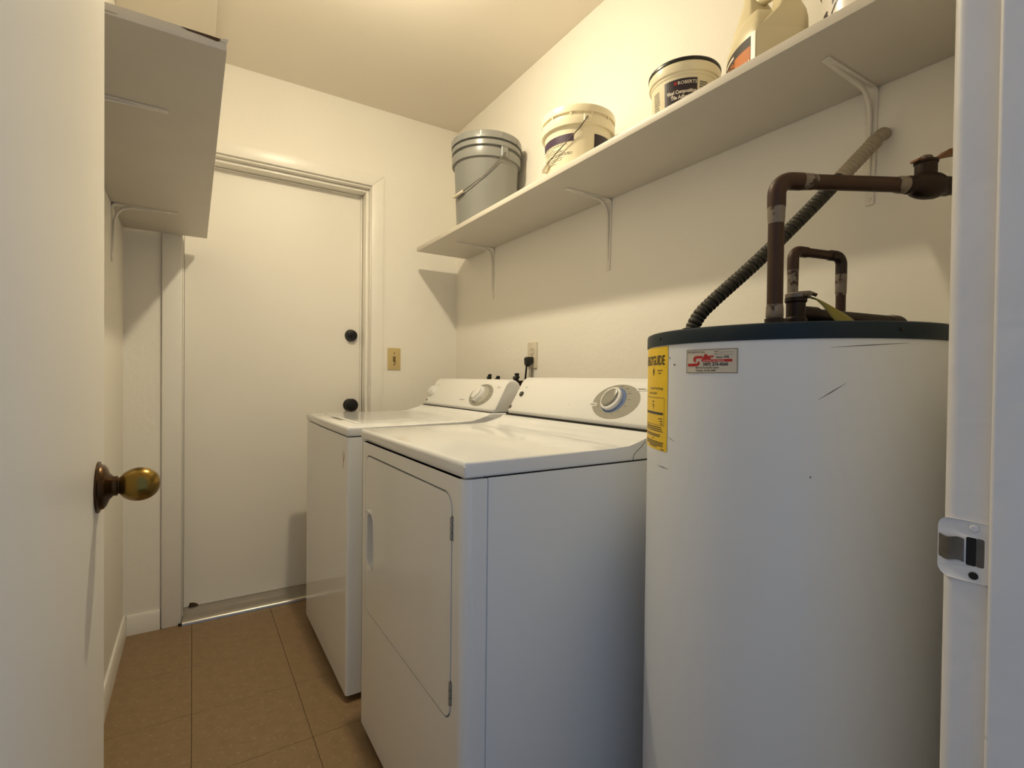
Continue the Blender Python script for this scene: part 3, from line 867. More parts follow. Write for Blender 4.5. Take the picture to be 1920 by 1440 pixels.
# ------------------------------------------------------------------ copper water line with ball valve
PR = 0.0117
px, py = 0.779, 0.4505
ptop = 1.3905
dirh = Vector((0.8660, -0.5000, -0.004)).normalized()
cpipe = thing('copper_pipe', (px, py, Z2), 'thick brown copper pipe rising from the heater to a lever valve', 'pipe')
link('riser', MB().tube([(px, py, Z2 + 0.0035), (px, py, ptop - 0.030)], PR, 20), COPPER, cpipe, smooth=50)
link('base_coupling', MB().lathe([(PR + 0.0025, Z2 + 0.0035), (PR + 0.0030, Z2 + 0.012), (PR + 0.0005, Z2 + 0.0135)], (px, py, 0), 20), COPDK, cpipe)
link('solder_joint', MB().lathe([(PR + 0.0002, Z2 + 0.0135), (PR + 0.0012, Z2 + 0.016), (PR + 0.0008, Z2 + 0.030), (PR + 0.0001, Z2 + 0.035)], (px, py, 0), 20), SOLDER, cpipe)
def elbow(p_in, d_in, d_out, r, bend, n=9):
    """points of a quarter bend starting at p_in along d_in leaving along d_out"""
    d_in, d_out = Vector(d_in), Vector(d_out)
    pts = []
    c = Vector(p_in) + d_out * bend
    for i in range(n):
        a = radians(90 * i / (n - 1))
        pts.append(c - d_out * (bend * cos(a)) + d_in * (bend * sin(a)))
    return pts
eb = elbow((px, py, ptop - 0.022), (0, 0, 1), dirh, PR, 0.022)
ep = [Vector((px, py, ptop - 0.042))] + eb + [eb[-1] + dirh * 0.018]
link('elbow', MB().tube(ep, PR + 0.0018, 20), COPPER, cpipe, smooth=50)
link('solder_joint', MB().lathe([(PR + 0.0002, ptop - 0.068), (PR + 0.0009, ptop - 0.060), (PR + 0.0012, ptop - 0.046), (PR + 0.0016, ptop - 0.041)], (px, py, 0), 20), SOLDER, cpipe)
hs = eb[-1] + dirh * 0.010
h_end = hs + dirh * 0.345
link('crossing_run', MB().tube([hs, h_end], PR, 20), COPPER, cpipe, smooth=50)
link('solder_joint', MB().lathe_dir([(PR + 0.0016, 0.006), (PR + 0.0014, 0.010), (PR + 0.0008, 0.024), (PR + 0.0001, 0.030)], hs, dirh, 20), SOLDER, cpipe)
vc = hs + dirh * 0.215
bv = link('ball_valve', MB().lathe_dir([(PR + 0.0005, -0.036), (PR + 0.0025, -0.034), (PR + 0.0025, -0.025), (0.0175, -0.021), (0.0205, -0.012), (0.0215, 0.0), (0.0205, 0.012), (0.0175, 0.020),
                                        (PR + 0.0035, 0.024), (PR + 0.0035, 0.034), (PR + 0.0005, 0.037)], vc, dirh, 20), BRASSV, cpipe)
link('bonnet', MB().lathe([(0.0135, 0.010), (0.0150, 0.014), (0.0150, 0.034), (0.0165, 0.035), (0.0165, 0.0385), (0.0085, 0.039), (0.0085, 0.0425), (0.0001, 0.043)], tuple(vc - dirh * 0.003), 18), BRASSV, bv)
vt = vc - dirh * 0.003
link('lever_nut', MB().lathe([(0.0095, 0.0395), (0.0095, 0.0455), (0.0070, 0.0475), (0.0001, 0.048)], tuple(vt), 6), SOLDER, bv)
lv = [vt + dirh * (-0.020) + Vector((0, 0, 0.0385)), vt + Vector((0, 0, 0.0405)), vt + dirh * 0.016 + Vector((0, 0, 0.0420)), vt + dirh * 0.032 + Vector((0, 0, 0.0520)), vt + dirh * 0.050 + Vector((0, 0, 0.0560)), vt + dirh * 0.115 + Vector((0, 0, 0.0560))]
sd = Vector((dirh.y, -dirh.x, 0)).normalized()
lvm = MB()
for k in range(len(lv)):
    for (a, b) in ((-1, -1), (1, -1), (1, 1), (-1, 1)):
        lvm.v.append(tuple(lv[k] + sd * (0.0075 * a) + Vector((0, 0, 0.0016 * b if k < 3 else 0.0048 * b))))
for k in range(len(lv) - 1):
    for q in range(4):
        lvm.f.append((4 * k + q, 4 * k + (q + 1) % 4, 4 * k + 4 + (q + 1) % 4, 4 * k + 4 + q))
lvm.f += [(0, 1, 2, 3), (20, 21, 22, 23)]
link('lever', lvm, LEVER, bv, smooth=30)
for off in (-0.052, 0.037):
    link('solder_joint', MB().lathe_dir([(PR + 0.0002, 0.0), (PR + 0.0014, 0.003), (PR + 0.0018, 0.015), (PR + 0.0008, 0.017)], vc + dirh * off, dirh, 20), SOLDER, cpipe)
eb2 = elbow(h_end - dirh * 0.002, dirh, (0, 0, 1), PR, 0.022)
link('elbow', MB().tube(eb2 + [eb2[-1] + Vector((0, 0, 0.012))], PR + 0.0018, 18), COPPER, cpipe, smooth=50)
link('upper_riser', MB().tube([eb2[-1] + Vector((0, 0, 0.004)), eb2[-1] + Vector((0, 0, 0.26))], PR, 18), COPPER, cpipe, smooth=50)

# ------------------------------------------------------------------ thinner copper loop
lp = thing('copper_pipe', (0.897, 0.486, Z2), 'thin copper pipe bent into an upturned U over the heater', 'pipe')
q = 0.0081
L0, R0 = Vector((0.8965, 0.4865, 0)), Vector((1.0100, 0.4595, 0))
lz, rz = 1.3045, 1.3045
dl = (R0 - L0).normalized()
link('riser', MB().tube([(L0.x, L0.y, Z2 + 0.0038), (L0.x, L0.y, lz - 0.018)], q, 16), COPDK, lp, smooth=50)
e1 = elbow((L0.x, L0.y, lz - 0.015), (0, 0, 1), dl, q, 0.015)
link('elbow', MB().tube([Vector((L0.x, L0.y, lz - 0.034))] + e1 + [e1[-1] + dl * 0.016], q + 0.0014, 16), COPPER, lp, smooth=50)
e2 = elbow(Vector((R0.x, R0.y, rz)) - dl * 0.015, dl, (0, 0, -1), q, 0.015)
link('elbow', MB().tube([e2[0] - dl * 0.014] + e2 + [e2[-1] + Vector((0, 0, -0.018))], q + 0.0014, 16), COPDK, lp, smooth=50)
link('bridge', MB().tube([e1[-1], e2[0]], q, 16), COPPER, lp, smooth=50)
link('riser', MB().tube([e2[-1], Vector((R0.x, R0.y, Z2 + 0.024))], q, 16), COPPER, lp, smooth=50)
link('solder_joint', MB().lathe([(q + 0.0002, Z2 + 0.048), (q + 0.0006, Z2 + 0.06), (q + 0.0008, lz - 0.045), (q + 0.0012, lz - 0.0335)], (L0.x, L0.y, 0), 16), SOLDER, lp)
link('solder_joint', MB().lathe([(q + 0.0002, lz - 0.072), (q + 0.0010, lz - 0.066), (q + 0.0014, lz - 0.040), (q + 0.0014, lz - 0.0325)], (R0.x, R0.y, 0), 16), SOLDER, lp)

# discharge pipe lying along the heater top
dp = thing('discharge_pipe', (0.95, 0.44, Z2), 'dark pipe lying low along the heater top behind the tag', 'pipe')
A0, A1 = Vector((0.850, 0.4560, Z2 + 0.0270)), Vector((1.092, 0.4020, Z2 + 0.0240))
da = (A1 - A0).normalized()
link('run', MB().tube([A0, A1], 0.0112, 16), COPDK, dp, smooth=50)
ee = elbow(A1, da, (0, 0, -1), 0.0112, 0.016)
link('elbow', MB().tube([A1 - da * 0.012] + ee[:7], 0.0128, 16), BRASSV, dp, smooth=50)
link('tape_ring', MB().lathe_dir([(0.0116, 0), (0.0134, 0.001), (0.0134, 0.005), (0.0116, 0.006)], A1 - da * 0.019, da, 18), SOLDER, dp)
link('tee', MB().tube([A0 + da * -0.004, A0 + da * 0.045], 0.0140, 16), BRASSV, dp, smooth=50)

# ------------------------------------------------------------------ flexible conduit
fc = thing('flexible_conduit', (0.8675, 0.6763, Z2), 'dark ribbed conduit rising diagonally from the heater to the wall', 'conduit')
cpts = [Vector((0.8660, 0.6780, Z2 + 0.010)), Vector((0.8790, 0.6700, 1.203)), Vector((0.905, 0.655, 1.236)), Vector((1.000, 0.610, 1.330)),
        Vector((1.100, 0.560, 1.440)), Vector((1.175, 0.523, 1.526)), Vector((1.222, 0.4995, 1.581))]
def crom(P, n):
    out = []
    for i in range(len(P) - 1):
        p0, p1, p2, p3 = P[max(i - 1, 0)], P[i], P[i + 1], P[min(i + 2, len(P) - 1)]
        for k in range(n):
            t = k / n
            out.append(0.5 * ((2 * p1) + (p2 - p0) * t + (2 * p0 - 5 * p1 + 4 * p2 - p3) * t * t + (3 * p1 - p0 - 3 * p2 + p3) * t ** 3))
    out.append(P[-1])
    return out
dense = crom(cpts, 160)
acc = [0]
for a, b in zip(dense[:-1], dense[1:]):
    acc.append(acc[-1] + (b - a).length)
tot = acc[-1]
NS = 440
path, rad, j = [], [], 0
for i in range(NS + 1):
    s_ = tot * i / NS
    while j < len(acc) - 2 and acc[j + 1] < s_:
        j += 1
    f = (s_ - acc[j]) / max(1e-9, acc[j + 1] - acc[j])
    path.append(dense[j].lerp(dense[j + 1], f))
    ph = (s_ / 0.0098) % 1.0
    rad.append(0.0112 + 0.0036 * (abs(sin(pi * ph)) ** 0.5))
cut = int(NS * 0.815)
link('ribbed_sleeve', MB().tube(path[:cut + 1], rad[:cut + 1], 14), COND, fc, smooth=70)
o = link('painted_sleeve', MB().tube(path[cut:], [r_ + 0.0006 for r_ in rad[cut:]], 14), CONDW, fc, smooth=70)
o['label'] = 'upper end painted over in wall white'
link('end_fitting', MB().lathe([(0.019, Z2 + 0.0030), (0.019, Z2 + 0.010), (0.016, Z2 + 0.012), (0.0155, Z2 + 0.020), (0.001, Z2 + 0.020)], (0.8655, 0.6783, 0), 14), BLACKM, fc)
dv = (path[-1] - path[-6]).normalized()
wf = link('wall_fitting', MB().lathe_dir([(0.0130, -0.004), (0.0155, -0.002), (0.0160, 0.008), (0.0135, 0.0105), (0.0125, 0.016), (0.001, 0.0165)], path[-1], dv, 16), CONDW, fc, smooth=60)
e_ = path[-1] + dv * 0.012
link('wall_elbow', MB().tube([e_, e_ + Vector((0.008, -0.004, 0.010)), e_ + Vector((0.016, -0.006, 0.016)), Vector((XR - 0.001, e_.y - 0.006, e_.z + 0.018))], [0.0125, 0.0135, 0.0130, 0.0125], 14), CONDW, wf, smooth=70)

# ------------------------------------------------------------------ buckets and jug on the long shelf
def bail(parent, cx, cy, rf, ear_a, z_ear, drop, wire_r, m_, sgn, grip=None, up=0.0):
    """wire bail hanging against the bucket; rf(z) = bucket radius at height z"""
    pts = []
    n = 40
    for i in range(n + 1):
        t = i / n
        a = ear_a + sgn * pi * t
        z = z_ear - drop * sin(pi * t) ** 0.85
        r = rf(z) + wire_r + 0.002 + 0.006 * sin(pi * t)
        pts.append((cx + r * cos(a), cy + r * sin(a), z))
    bo = link('bail_handle', MB().tube(pts, wire_r, 8), m_, parent, smooth=60)
    if grip is not None:
        i0, i1 = int(n * 0.42), int(n * 0.58)
        link('grip', MB().tube(pts[i0:i1 + 1], wire_r + 0.0042, 10), grip, bo, smooth=60)
    return bo

# grey five gallon bucket
bx1, by1 = 1.103, 1.966
H1 = 0.372
b1 = thing('bucket', (bx1, by1, s1top), 'tall grey lidded plastic bucket at the far end of the shelf', 'bucket')
z0 = s1top
bprof = [(0.0, 0.0), (0.126, 0.0), (0.130, 0.004), (0.1415, 0.262), (0.1425, 0.2645), (0.1510, 0.2650), (0.1520, 0.268), (0.1525, 0.299), (0.1420, 0.302),
         (0.1420, 0.3105), (0.1530, 0.313), (0.1535, 0.332), (0.1430, 0.3355), (0.1430, 0.345), (0.0, 0.345)]
link('bucket_body', MB().lathe([(max(r, 0.0001), h + z0) for r, h in bprof], (bx1, by1, 0), 64), GREYB, b1, smooth=32)
lid = link('lid', MB().lathe([(0.1460, z0 + 0.3405), (0.1555, z0 + 0.3410), (0.1560, z0 + 0.364), (0.1535, z0 + 0.370), (0.147, z0 + H1), (0.141, z0 + H1), (0.139, z0 + 0.362), (0.0001, z0 + 0.360)], (bx1, by1, 0), 64), GREYB, b1, smooth=32)
cam_a = atan2(-by1, -bx1)
for k in range(10):
    a = cam_a + radians(-108 + 33 * k)
    if abs(k - 5) > 5: continue
    mb = MB().box(-0.0012, 0.0016, -0.004, 0.004, z0 + 0.342, z0 + 0.366, 0.0005, 1)
    mb.v = [(bx1 + (0.1558 + v[0]) * cos(a) - v[1] * sin(a), by1 + (0.1558 + v[0]) * sin(a) + v[1] * cos(a), v[2]) for v in mb.v]
    link('lid_tab', mb, GREYB, lid)
ear = cam_a + radians(30)
for aa in (ear, ear + pi):
    mb = MB().box(-0.002, 0.006, -0.016, 0.016, z0 + 0.268, z0 + 0.310, 0.002, 1)
    mb.v = [(bx1 + (0.1500 + v[0]) * cos(aa) - v[1] * sin(aa), by1 + (0.1500 + v[0]) * sin(aa) + v[1] * cos(aa), v[2]) for v in mb.v]
    link('handle_ear', mb, GREYB, b1)
rf1 = lambda z: 0.130 + 0.0125 * min(1, max(0, (z - z0) / 0.262)) + (0.012 if z - z0 > 0.262 else 0.0)
bail(b1, bx1, by1, rf1, ear, z0 + 0.286, 0.165, 0.0023, WIRE, -1, CLEARW)

# tall cream pail
bx2, by2 = 1.110, 1.342
H2 = 0.218
b2 = thing('bucket', (bx2, by2, s1top), 'cream pail with purple printed bands, dark wire handle, beside the grey bucket', 'bucket')
k2 = [(0.0, 0.0), (0.1020, 0.0), (0.1045, 0.003), (0.1135, 0.150), (0.1140, 0.152), (0.1225, 0.1525), (0.1235, 0.156), (0.1235, 0.180), (0.1180, 0.182), (0.1180, 0.194), (0.0, 0.194)]
link('pail_body', MB().lathe([(max(r, 0.0001), h + z0) for r, h in k2], (bx2, by2, 0), 64), PAIL, b2, smooth=32)
lid = link('lid', MB().lathe([(0.1185, z0 + 0.1905), (0.1240, z0 + 0.1910), (0.1255, z0 + 0.206), (0.1240, z0 + 0.213), (0.1180, z0 + H2), (0.1150, z0 + H2), (0.113, z0 + 0.211), (0.0001, z0 + 0.210)], (bx2, by2, 0), 64), PAIL, b2, smooth=32)
cam_b = atan2(-by2, -bx2)
for k in range(6):
    a = cam_b + radians(-75 + 32 * k)
    mb = MB().box(-0.006, -0.001, -0.003, 0.003, z0 + 0.1815, z0 + 0.1925, 0.0005, 1)
    mb.v = [(bx2 + (0.1238 + v[0]) * cos(a) - v[1] * sin(a), by2 + (0.1238 + v[0]) * sin(a) + v[1] * cos(a), v[2]) for v in mb.v]
    link('lid_tab', mb, PAIL, lid)
rf2 = lambda z: 0.1040 + 0.0095 * min(1, max(0, (z - z0) / 0.15)) + (0.0105 if z - z0 > 0.150 else 0.0)
def PL2(u, v, w):   # u: degrees right of the bearing to the camera, v: height
    a = cam_b + radians(u)
    r = 0.1045 + (0.1135 - 0.1045) * (v - 0.003) / 0.147 + w
    return (bx2 + r * cos(a), by2 + r * sin(a), z0 + v)
pb = MB(); quad(pb, -84, -7, 0.1030, 0.1265, PL2, 0.0008, 16)
pb2 = link('purple_band', pb, PURP, b2, smooth=60, fix=False)
pb = MB(); quad(pb, 28, 95, 0.060, 0.1265, PL2, 0.0008, 14)
link('dark_panel', pb, DPURP, b2, smooth=60, fix=False)
sm = MB()
for r_, (v, u0, u1) in enumerate(((0.102, -74, -25), (0.096, -76, -18), (0.0885, -76, -44), (0.083, -70, -30), (0.077, -68, -25), (0.069, -74, -10), (0.0645, -74, -10), (0.057, -72, -26), (0.051, -66, -28), (0.043, -72, -40))):
    u = u0
    while u < u1:
        l = random.uniform(2.5, 7)
        quad(sm, u, min(u + l, u1), v - 0.0009, v + 0.0009, PL2, 0.0008, 2)
        u += l + 1.2
tag(link('small_print', sm, GREYINK, b2, smooth=0, fix=False), kind='stuff')
ear2 = cam_b + radians(14)
for aa in (ear2, ear2 + pi):
    mb = MB().box(-0.002, 0.004, -0.012, 0.012, z0 + 0.158, z0 + 0.180, 0.0015, 1)
    mb.v = [(bx2 + (0.1230 + v[0]) * cos(aa) - v[1] * sin(aa), by2 + (0.1230 + v[0]) * sin(aa) + v[1] * cos(aa), v[2]) for v in mb.v]
    link('handle_ear', mb, PAIL, b2)
bail(b2, bx2, by2, rf2, ear2, z0 + 0.172, 0.125, 0.0015, DWIRE, -1, CLEARW)

# adhesive pail with black lid
bx3, by3 = 1.108, 0.900
H3 = 0.150
b3 = thing('bucket', (bx3, by3, s1top), 'small cream adhesive pail with black lid and dark label, beside the jug', 'bucket')
k3 = [(0.0, 0.0), (0.0825, 0.0), (0.0845, 0.003), (0.0885, 0.108), (0.0890, 0.110), (0.0905, 0.111), (0.0915, 0.1135), (0.0915, 0.1165), (0.0955, 0.119), (0.0965, 0.122), (0.0970, 0.140), (0.0950, 0.143), (0.0, 0.143)]
link('pail_body', MB().lathe([(max(r * 0.94, 0.0001), h * 0.985 + z0) for r, h in k3], (bx3, by3, 0), 64), PAIL, b3, smooth=32)
link('lid', MB().lathe([(0.0895, z0 + 0.1410), (0.0920, z0 + 0.1415), (0.0922, z0 + 0.147), (0.0902, z0 + H3), (0.0850, z0 + H3), (0.0835, z0 + 0.145), (0.0001, z0 + 0.144)], (bx3, by3, 0), 64), BLACKP, b3, smooth=32)
cam_c = atan2(-by3, -bx3)
def PL3(u, v, w):   # u: arc length to the right of the camera bearing
    r = 0.94 * (0.0845 + (0.0885 - 0.0845) * (v / 0.985 - 0.003) / 0.105) + w
    a = cam_c + u / 0.084
    return (bx3 + r * cos(a), by3 + r * sin(a), z0 + v)
pb = MB(); quad(pb, -0.0510, 0.0330, 0.012, 0.1000, PL3, 0.0007, 14)
lb = link('adhesive_label', pb, DPURP, b3, smooth=60, fix=False)
tx = MB()
put_text(tx, 'ROBERTS', -0.0150, 0.0860, 0.0115, PL3, 0.0012, bold=0.01)
put_text(tx, 'Vinyl Composition', -0.0440, 0.0640, 0.0130, PL3, 0.0012, bold=0.03, maxw=0.075)
put_text(tx, 'Tile Adhesive', -0.0330, 0.0510, 0.0130, PL3, 0.0012, bold=0.03, maxw=0.056)
for v, u0, u1 in ((0.0420, -0.018, 0.010), (0.0340, -0.046, 0.020)):
    u = u0
    while u < u1:
        quad(tx, u, u + 0.004, v, v + 0.0022, PL3, 0.0012); u += 0.0052
link('lettering', tx, WHITEPR, lb, smooth=0, fix=False)
tx = MB(); quad(tx, -0.0240, -0.0180, 0.0862, 0.0935, PL3, 0.0012)
link('red_mark', tx, RED, lb, smooth=0, fix=False)
sm = MB()
for r_ in range(9):
    v = 0.086 - r_ * 0.0062
    u = -0.092
    while u < -0.072:
        l = random.uniform(0.002, 0.005)
        quad(sm, u, u + l, v, v + 0.0032, PL3, 0.0007); u += l + 0.0008
for r_ in range(6):
    quad(sm, 0.039, 0.062, 0.088 - r_ * 0.006, 0.092 - r_ * 0.006, PL3, 0.0007, 3)
tag(link('small_print', sm, GREYINK, b3, smooth=0, fix=False), kind='stuff')

# plastic jug with pinch handle
awy = Vector((0.853, 0.522, 0)); lft = Vector((-0.522, 0.853, 0))
NC = Vector((1.0008, 0.6275, 0))                       # near corner of the jug's footprint
FRONT = [(NC.copy(), 40.0)]                            # convex label side, stepping away from the near corner
FLEN, FN_ = 0.150, 24
for i in range(FN_):
    a_ = radians(38 + 50 * (i + 0.5) / FN_)
    FRONT.append((FRONT[-1][0] + (lft * cos(a_) + awy * sin(a_)) * (FLEN / FN_), math.degrees(a_)))
FLp = FRONT[-1][0]
BR = NC + Vector((0.086, -0.051, 0))
plan = [p for p, _ in FRONT[1:]]
# rounded back side from the far end to the rear corner, then the flat near side
back = crom([FLp, FLp + Vector((0.040, 0.002, 0)), Vector((1.168, 0.700, 0)), Vector((1.158, 0.625, 0)), BR + Vector((0.030, 0.006, 0)), BR], 4)
plan += back[1:-1]
sdv = (NC - BR).normalized()
plan += [BR, BR + sdv * 0.006] + [BR + sdv * (0.02 + 0.02 * i) for i in range(4)] + [NC - sdv * 0.006, NC - sdv * 0.002 + (lft * 0.79 + awy * 0.61) * 0.002]
c0 = Vector((sum(p.x for p in plan) / len(plan), sum(p.y for p in plan) / len(plan), 0))
jg = thing('jug', (c0.x, c0.y, s1top), 'translucent beige plastic jug with orange and black label', 'jug')
def jloft(secs):
    """secs: (height, scale, centre) of the footprint outline"""
    mb = MB(); n = len(plan)
    for (z, k, c) in secs:
        mb.v += [(c.x + k * (p.x - c0.x), c.y + k * (p.y - c0.y), s1top + z) for p in plan]
    for j in range(len(secs) - 1):
        for i in range(n):
            k = (i + 1) % n
            mb.f.append((j * n + i, j * n + k, (j + 1) * n + k, (j + 1) * n + i))
    mb.f.append(tuple(range(n))[::-1]); mb.f.append(tuple((len(secs) - 1) * n + i for i in range(n)))
    return mb
PLc, PRc = Vector((1.092, 0.700, 0)), Vector((1.080, 0.613, 0))
link('jug_body', jloft([(0.0, 0.96, c0), (0.004, 1.0, c0), (0.082, 1.0, c0), (0.092, 0.985, c0), (0.104, 0.93, c0), (0.120, 0.84, c0), (0.136, 0.70, c0), (0.148, 0.50, c0)]), JUG, jg, smooth=50)
link('neck', jloft([(0.084, 0.985, c0), (0.105, 0.87, c0.lerp(PLc, 0.30)), (0.128, 0.74, c0.lerp(PLc, 0.60)), (0.152, 0.60, PLc), (0.175, 0.48, PLc), (0.198, 0.36, PLc), (0.220, 0.25, PLc), (0.250, 0.22, PLc)]), JUG, jg, smooth=50)
link('grip_column', jloft([(0.084, 0.985, c0), (0.098, 0.86, c0.lerp(PRc, 0.26)), (0.114, 0.70, c0.lerp(PRc, 0.54)), (0.130, 0.53, c0.lerp(PRc, 0.78)), (0.150, 0.37, c0.lerp(PRc, 0.90)), (0.172, 0.26, c0.lerp(PRc, 0.88)), (0.190, 0.20, c0.lerp(PRc, 0.80))]), JUG, jg, smooth=50)
q0 = c0.lerp(PRc, 0.80)
hd = crom([Vector((q0.x, q0.y, s1top + 0.176)), Vector((q0.x, q0.y + 0.012, s1top + 0.190)), Vector((1.084, 0.655, s1top + 0.197)), Vector((1.088, 0.676, s1top + 0.202)), Vector((PLc.x, PLc.y, s1top + 0.204))], 5)
link('handle', MB().tube(hd, 0.0115, 14), JUG, jg, smooth=70)
link('cap', MB().lathe([(0.0185, 0.250), (0.0195, 0.252), (0.0195, 0.270), (0.017, 0.272), (0.0001, 0.272)], (PLc.x, PLc.y, s1top), 24), WHITEPR, jg)
def LF(u, v, w):
    """u: distance along the label side from its far end (viewer's right = larger u), v: height, w: stand-off"""
    s_ = max(0.0, min(FLEN, FLEN - u)) / FLEN * FN_
    i = min(int(s_), FN_ - 1)
    p = FRONT[i][0].lerp(FRONT[i + 1][0], s_ - i)
    a_ = radians(38 + 50 * s_ / FN_)
    nv = -awy * cos(a_) + lft * sin(a_)
    p = p + nv * (0.0004 + w)
    return (p.x, p.y, s1top + v)
mb = MB(); quad(mb, 0.006, FLEN - 0.0155, 0.006, 0.0750, LF, 0.0002, 14)
jl = link('jug_label', mb, BLKLAB, jg, smooth=60, fix=False)
mb = MB(); quad(mb, 0.083, FLEN - 0.0155, 0.006, 0.0540, LF, 0.0006, 8)
link('orange_panel', mb, ORNG, jl, smooth=60, fix=False)
mb = MB(); quad(mb, FLEN - 0.0145, FLEN - 0.003, 0.006, 0.0800, LF, 0.0003, 3)
link('white_margin', mb, WHITEPR, jl, smooth=0, fix=False)
mb = MB()
put_text(mb, 'EXCELON', 0.010, 0.0380, 0.021, LF, 0.0008, bold=0.02, maxw=0.072)
link('lettering', mb, ORNG, jl, smooth=0, fix=False)
mb = MB()
put_text(mb, 'FINISH', 0.084, 0.0120, 0.020, LF, 0.0010, bold=0.02, maxw=0.048)
quad(mb, 0.030, 0.078, 0.0600, 0.0660, LF, 0.0008, 6)
tag(link('lettering', mb, WHITEPR, jl, smooth=0, fix=False), kind='stuff')

# partly visible white tub by the doorway
bx5, by5 = 1.112, 0.450
b5 = thing('bucket', (bx5, by5, s1top), 'white pail with curved purple stripes at the near end of the shelf', 'bucket')
k5 = [(0.0, 0.0), (0.0850, 0.0), (0.0875, 0.003), (0.0925, 0.120), (0.0935, 0.124), (0.0985, 0.125), (0.0995, 0.128), (0.0995, 0.148), (0.0970, 0.150), (0.0, 0.150)]
WPAIL = mat('pail_bright', 'ece6dc', 0.28, var=0.02)
link('pail_body', MB().lathe([(max(r, 0.0001), h + z0) for r, h in k5], (bx5, by5, 0), 64), WPAIL, b5, smooth=32)
link('lid', MB().lathe([(0.0972, z0 + 0.1485), (0.1000, z0 + 0.1490), (0.1010, z0 + 0.159), (0.0990, z0 + 0.163), (0.0001, z0 + 0.1635)], (bx5, by5, 0), 64), WPAIL, b5, smooth=32)
cam_e = atan2(-by5, -bx5)
def PL5(u, v, w):
    a = cam_e + radians(u)
    r = 0.0875 + 0.005 * (v - 0.003) / 0.117 + w
    return (bx5 + r * cos(a), by5 + r * sin(a), z0 + v)
st_ = MB()
def stripe(pts, wd):
    for (a, b), (c, d) in zip(pts[:-1], pts[1:]):
        st_.add([PL5(a, b - wd, 0.0008), PL5(c, d - wd, 0.0008), PL5(c, d + wd, 0.0008), PL5(a, b + wd, 0.0008)], [(0, 1, 2, 3)])
stripe([(-52, 0.066), (-44, 0.078), (-34, 0.087), (-22, 0.093), (-8, 0.096), (8, 0.096)], 0.0035)
stripe([(-54, 0.046), (-46, 0.060), (-36, 0.070), (-24, 0.076), (-10, 0.079), (8, 0.079)], 0.0028)
for i in range(3):
    quad(st_, -74, -62, 0.046 + i * 0.006, 0.050 + i * 0.006, PL5, 0.0008, 3)
link('purple_stripes', st_, DPURP, b5, smooth=0, fix=False)

# ------------------------------------------------------------------ switch, outlet, plug, hose valves
sw = thing('light_switch', (0.8958, YB, 1.1665), 'ivory toggle light switch on the wall right of the back door', 'light switch')
link('cover_plate', MB().prism(rrect(0.8608, 0.9308, 1.1095, 1.2240, 0.004, 3), XZ, YB - 0.0055, YB - 0.0002, 0.002, 2), IVORY, sw)
link('toggle', MB().prism([(YB - 0.005, 1.158), (YB - 0.017, 1.150), (YB - 0.018, 1.156), (YB - 0.005, 1.172)], YZ, 0.8915, 0.9001, 0.001, 1), IVORYD, sw)
link('toggle_slot', MB().box(0.8890, 0.9026, YB - 0.0062, YB - 0.0050, 1.153, 1.180, 0.0004, 1), IVORYD, sw)
for zz in (1.137, 1.197):
    link('screw', MB().lathe([(0.0001, -0.0075), (0.003, -0.0072), (0.0036, -0.0055)], (0.8958, YB, zz), 12, 'Y'), IVORYD, sw)

ot = thing('wall_outlet', (XR, 1.809, 1.175), 'white wall outlet above the dryer console', 'outlet')
link('cover_plate', MB().prism(rrect(1.774, 1.844, 1.1165, 1.2310, 0.004, 3), YZ, XR - 0.0055, XR - 0.0002, 0.002, 2), CLEARW, ot)
for zz in (1.195, 1.153):
    so_ = link('socket', MB().prism(rrect(1.793, 1.825, zz - 0.0145, zz + 0.0145, 0.011, 5), YZ, XR - 0.0075, XR - 0.005, 0.0008, 1), CLEARW, ot)
    for yy in (1.8025, 1.8155):
        link('slot', MB().box(XR - 0.0079, XR - 0.0072, yy - 0.001, yy + 0.001, zz - 0.002, zz + 0.007), DARK, so_)
link('screw', MB().lathe([(0.0001, -0.0075), (0.003, -0.0072), (0.0036, -0.0055)], (XR, 1.809, 1.174), 12, 'X'), SILV, ot)
pg = thing('power_plug', (XR - 0.02, 1.806, 1.153), 'black power plug and cord in the lower socket of the outlet', 'power cord')
link('plug', MB().prism([(XR - 0.0085, 1.166), (XR - 0.034, 1.166), (XR - 0.040, 1.158), (XR - 0.038, 1.134), (XR - 0.030, 1.124), (XR - 0.0085, 1.140)], XZ, 1.791, 1.823, 0.004, 2), BLACKP, pg)
link('cord', MB().tube(crom([Vector((XR - 0.034, 1.808, 1.130)), Vector((XR - 0.034, 1.812, 1.100)), Vector((XR - 0.030, 1.822, 1.060)), Vector((XR - 0.026, 1.828, 0.98)), Vector((XR - 0.03, 1.82, 0.60)), Vector((XR - 0.035, 1.80, 0.32))], 6), 0.0042, 8), BLACKP, pg)
link('grey_cord', MB().tube(crom([Vector((XR - 0.010, 1.800, 1.118)), Vector((XR - 0.011, 1.802, 1.08)), Vector((XR - 0.012, 1.806, 1.02)), Vector((XR - 0.012, 1.81, 0.80))], 5), 0.003, 8), GREYINK, pg)

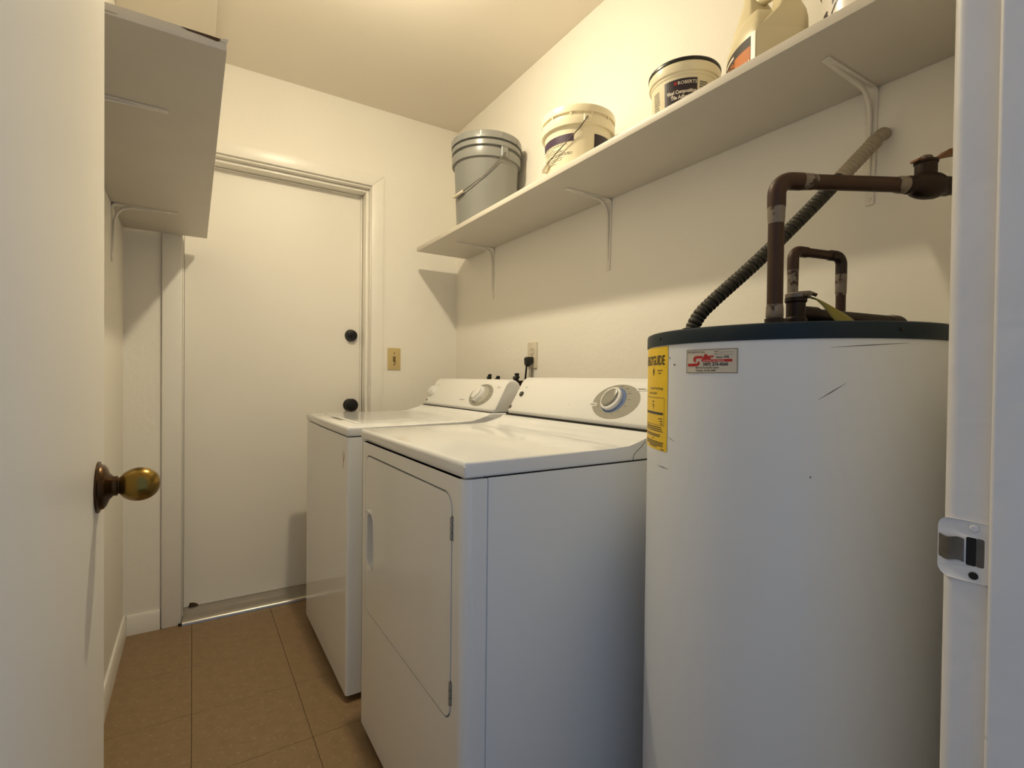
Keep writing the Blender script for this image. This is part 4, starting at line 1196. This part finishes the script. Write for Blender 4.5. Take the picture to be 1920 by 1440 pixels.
def hose_valve(y, z, label, big):
    t = thing('hose_valve', (XR - 0.03, y, z), label, 'valve', 'washer supply valves')
    link('valve_body', MB().tube([(XR - 0.001, y, z - 0.022), (XR - 0.035, y, z - 0.022), (XR - 0.055, y, z - 0.032), (XR - 0.060, y, z - 0.062)], [0.013, 0.012, 0.012, 0.013], 14), BRASSV, t, smooth=60)
    link('stem', MB().tube([(XR - 0.032, y, z - 0.020), (XR - 0.044, y, z - 0.002)], 0.005, 10), BRASSV, t, smooth=60)
    hw = MB()
    c = Vector((XR - 0.046, y, z))
    for k in range(6):
        a = 2 * pi * k / 6
        hw.lathe_dir([(0.0048, 0), (0.0065, 0.002), (0.0065, 0.007), (0.0048, 0.009)], c + Vector((sin(a) * 0.004, cos(a) * 0.012 * big, sin(a) * 0.012 * big)), (-0.55, 0, 0.83), 10)
    hw.lathe_dir([(0.011 * big, 0.001), (0.012 * big, 0.003), (0.011 * big, 0.008)], c, (-0.55, 0, 0.83), 16)
    link('hand_wheel', hw, BLACKM, t, smooth=50)
    link('hose', MB().tube(crom([Vector((XR - 0.060, y, z - 0.060)), Vector((XR - 0.060, y, z - 0.14)), Vector((XR - 0.055, y + 0.02, z - 0.35)), Vector((XR - 0.06, y + 0.03, z - 0.6))], 6), 0.0105, 12), BLACKP, t, smooth=60)
hose_valve(2.108, 1.0720, 'dark hose valve showing over the middle of the washer console', 1.0)
hose_valve(2.030, 1.0630, 'dark hose valve barely showing right of the washer timer dial', 1.0)
hose_valve(1.868, 1.0720, 'dark hose valve in the gap between washer and dryer consoles', 1.35)

# ------------------------------------------------------------------ ceiling lamp (just above the frame)
LXc, LYc = 0.48, 1.44
la = thing('ceiling_lamp', (LXc, LYc, ZC), 'bare dome-ended bulb in a white ceramic ceiling holder', 'lamp')
link('lamp_holder', MB().lathe([(0.055, ZC - 0.0005), (0.056, ZC - 0.012), (0.045, ZC - 0.022), (0.028, ZC - 0.034), (0.024, ZC - 0.058), (0.0001, ZC - 0.058)], (LXc, LYc, 0), 32), CERAM, la)
EM = bpy.data.materials.new('bulb_glow')
EM.use_nodes = True
nt = EM.node_tree
nt.nodes.clear()
em = nt.nodes.new('ShaderNodeEmission'); ou = nt.nodes.new('ShaderNodeOutputMaterial')
em.inputs[0].default_value = (*BULB_COL, 1)
em.inputs[1].default_value = BULB_STRENGTH
nt.links.new(em.outputs[0], ou.inputs[0])
zb = ZC - 0.059
link('bulb_base', MB().lathe([(0.013, zb + 0.001), (0.0135, zb - 0.008), (0.020, zb - 0.018), (0.029, zb - 0.036), (0.0335, zb - 0.046), (0.0335, zb - 0.0475), (0.0001, zb - 0.0475)], (LXc, LYc, 0), 28), CERAM, la, smooth=50)
dome = [(0.0340 * cos(radians(a_)), zb - 0.048 - 0.023 * sin(radians(a_))) for a_ in (0, 22, 45, 68)] + [(0.0001, zb - 0.071)]
link('bulb', MB().lathe(dome, (LXc, LYc, 0), 14), EM, la, smooth=80)
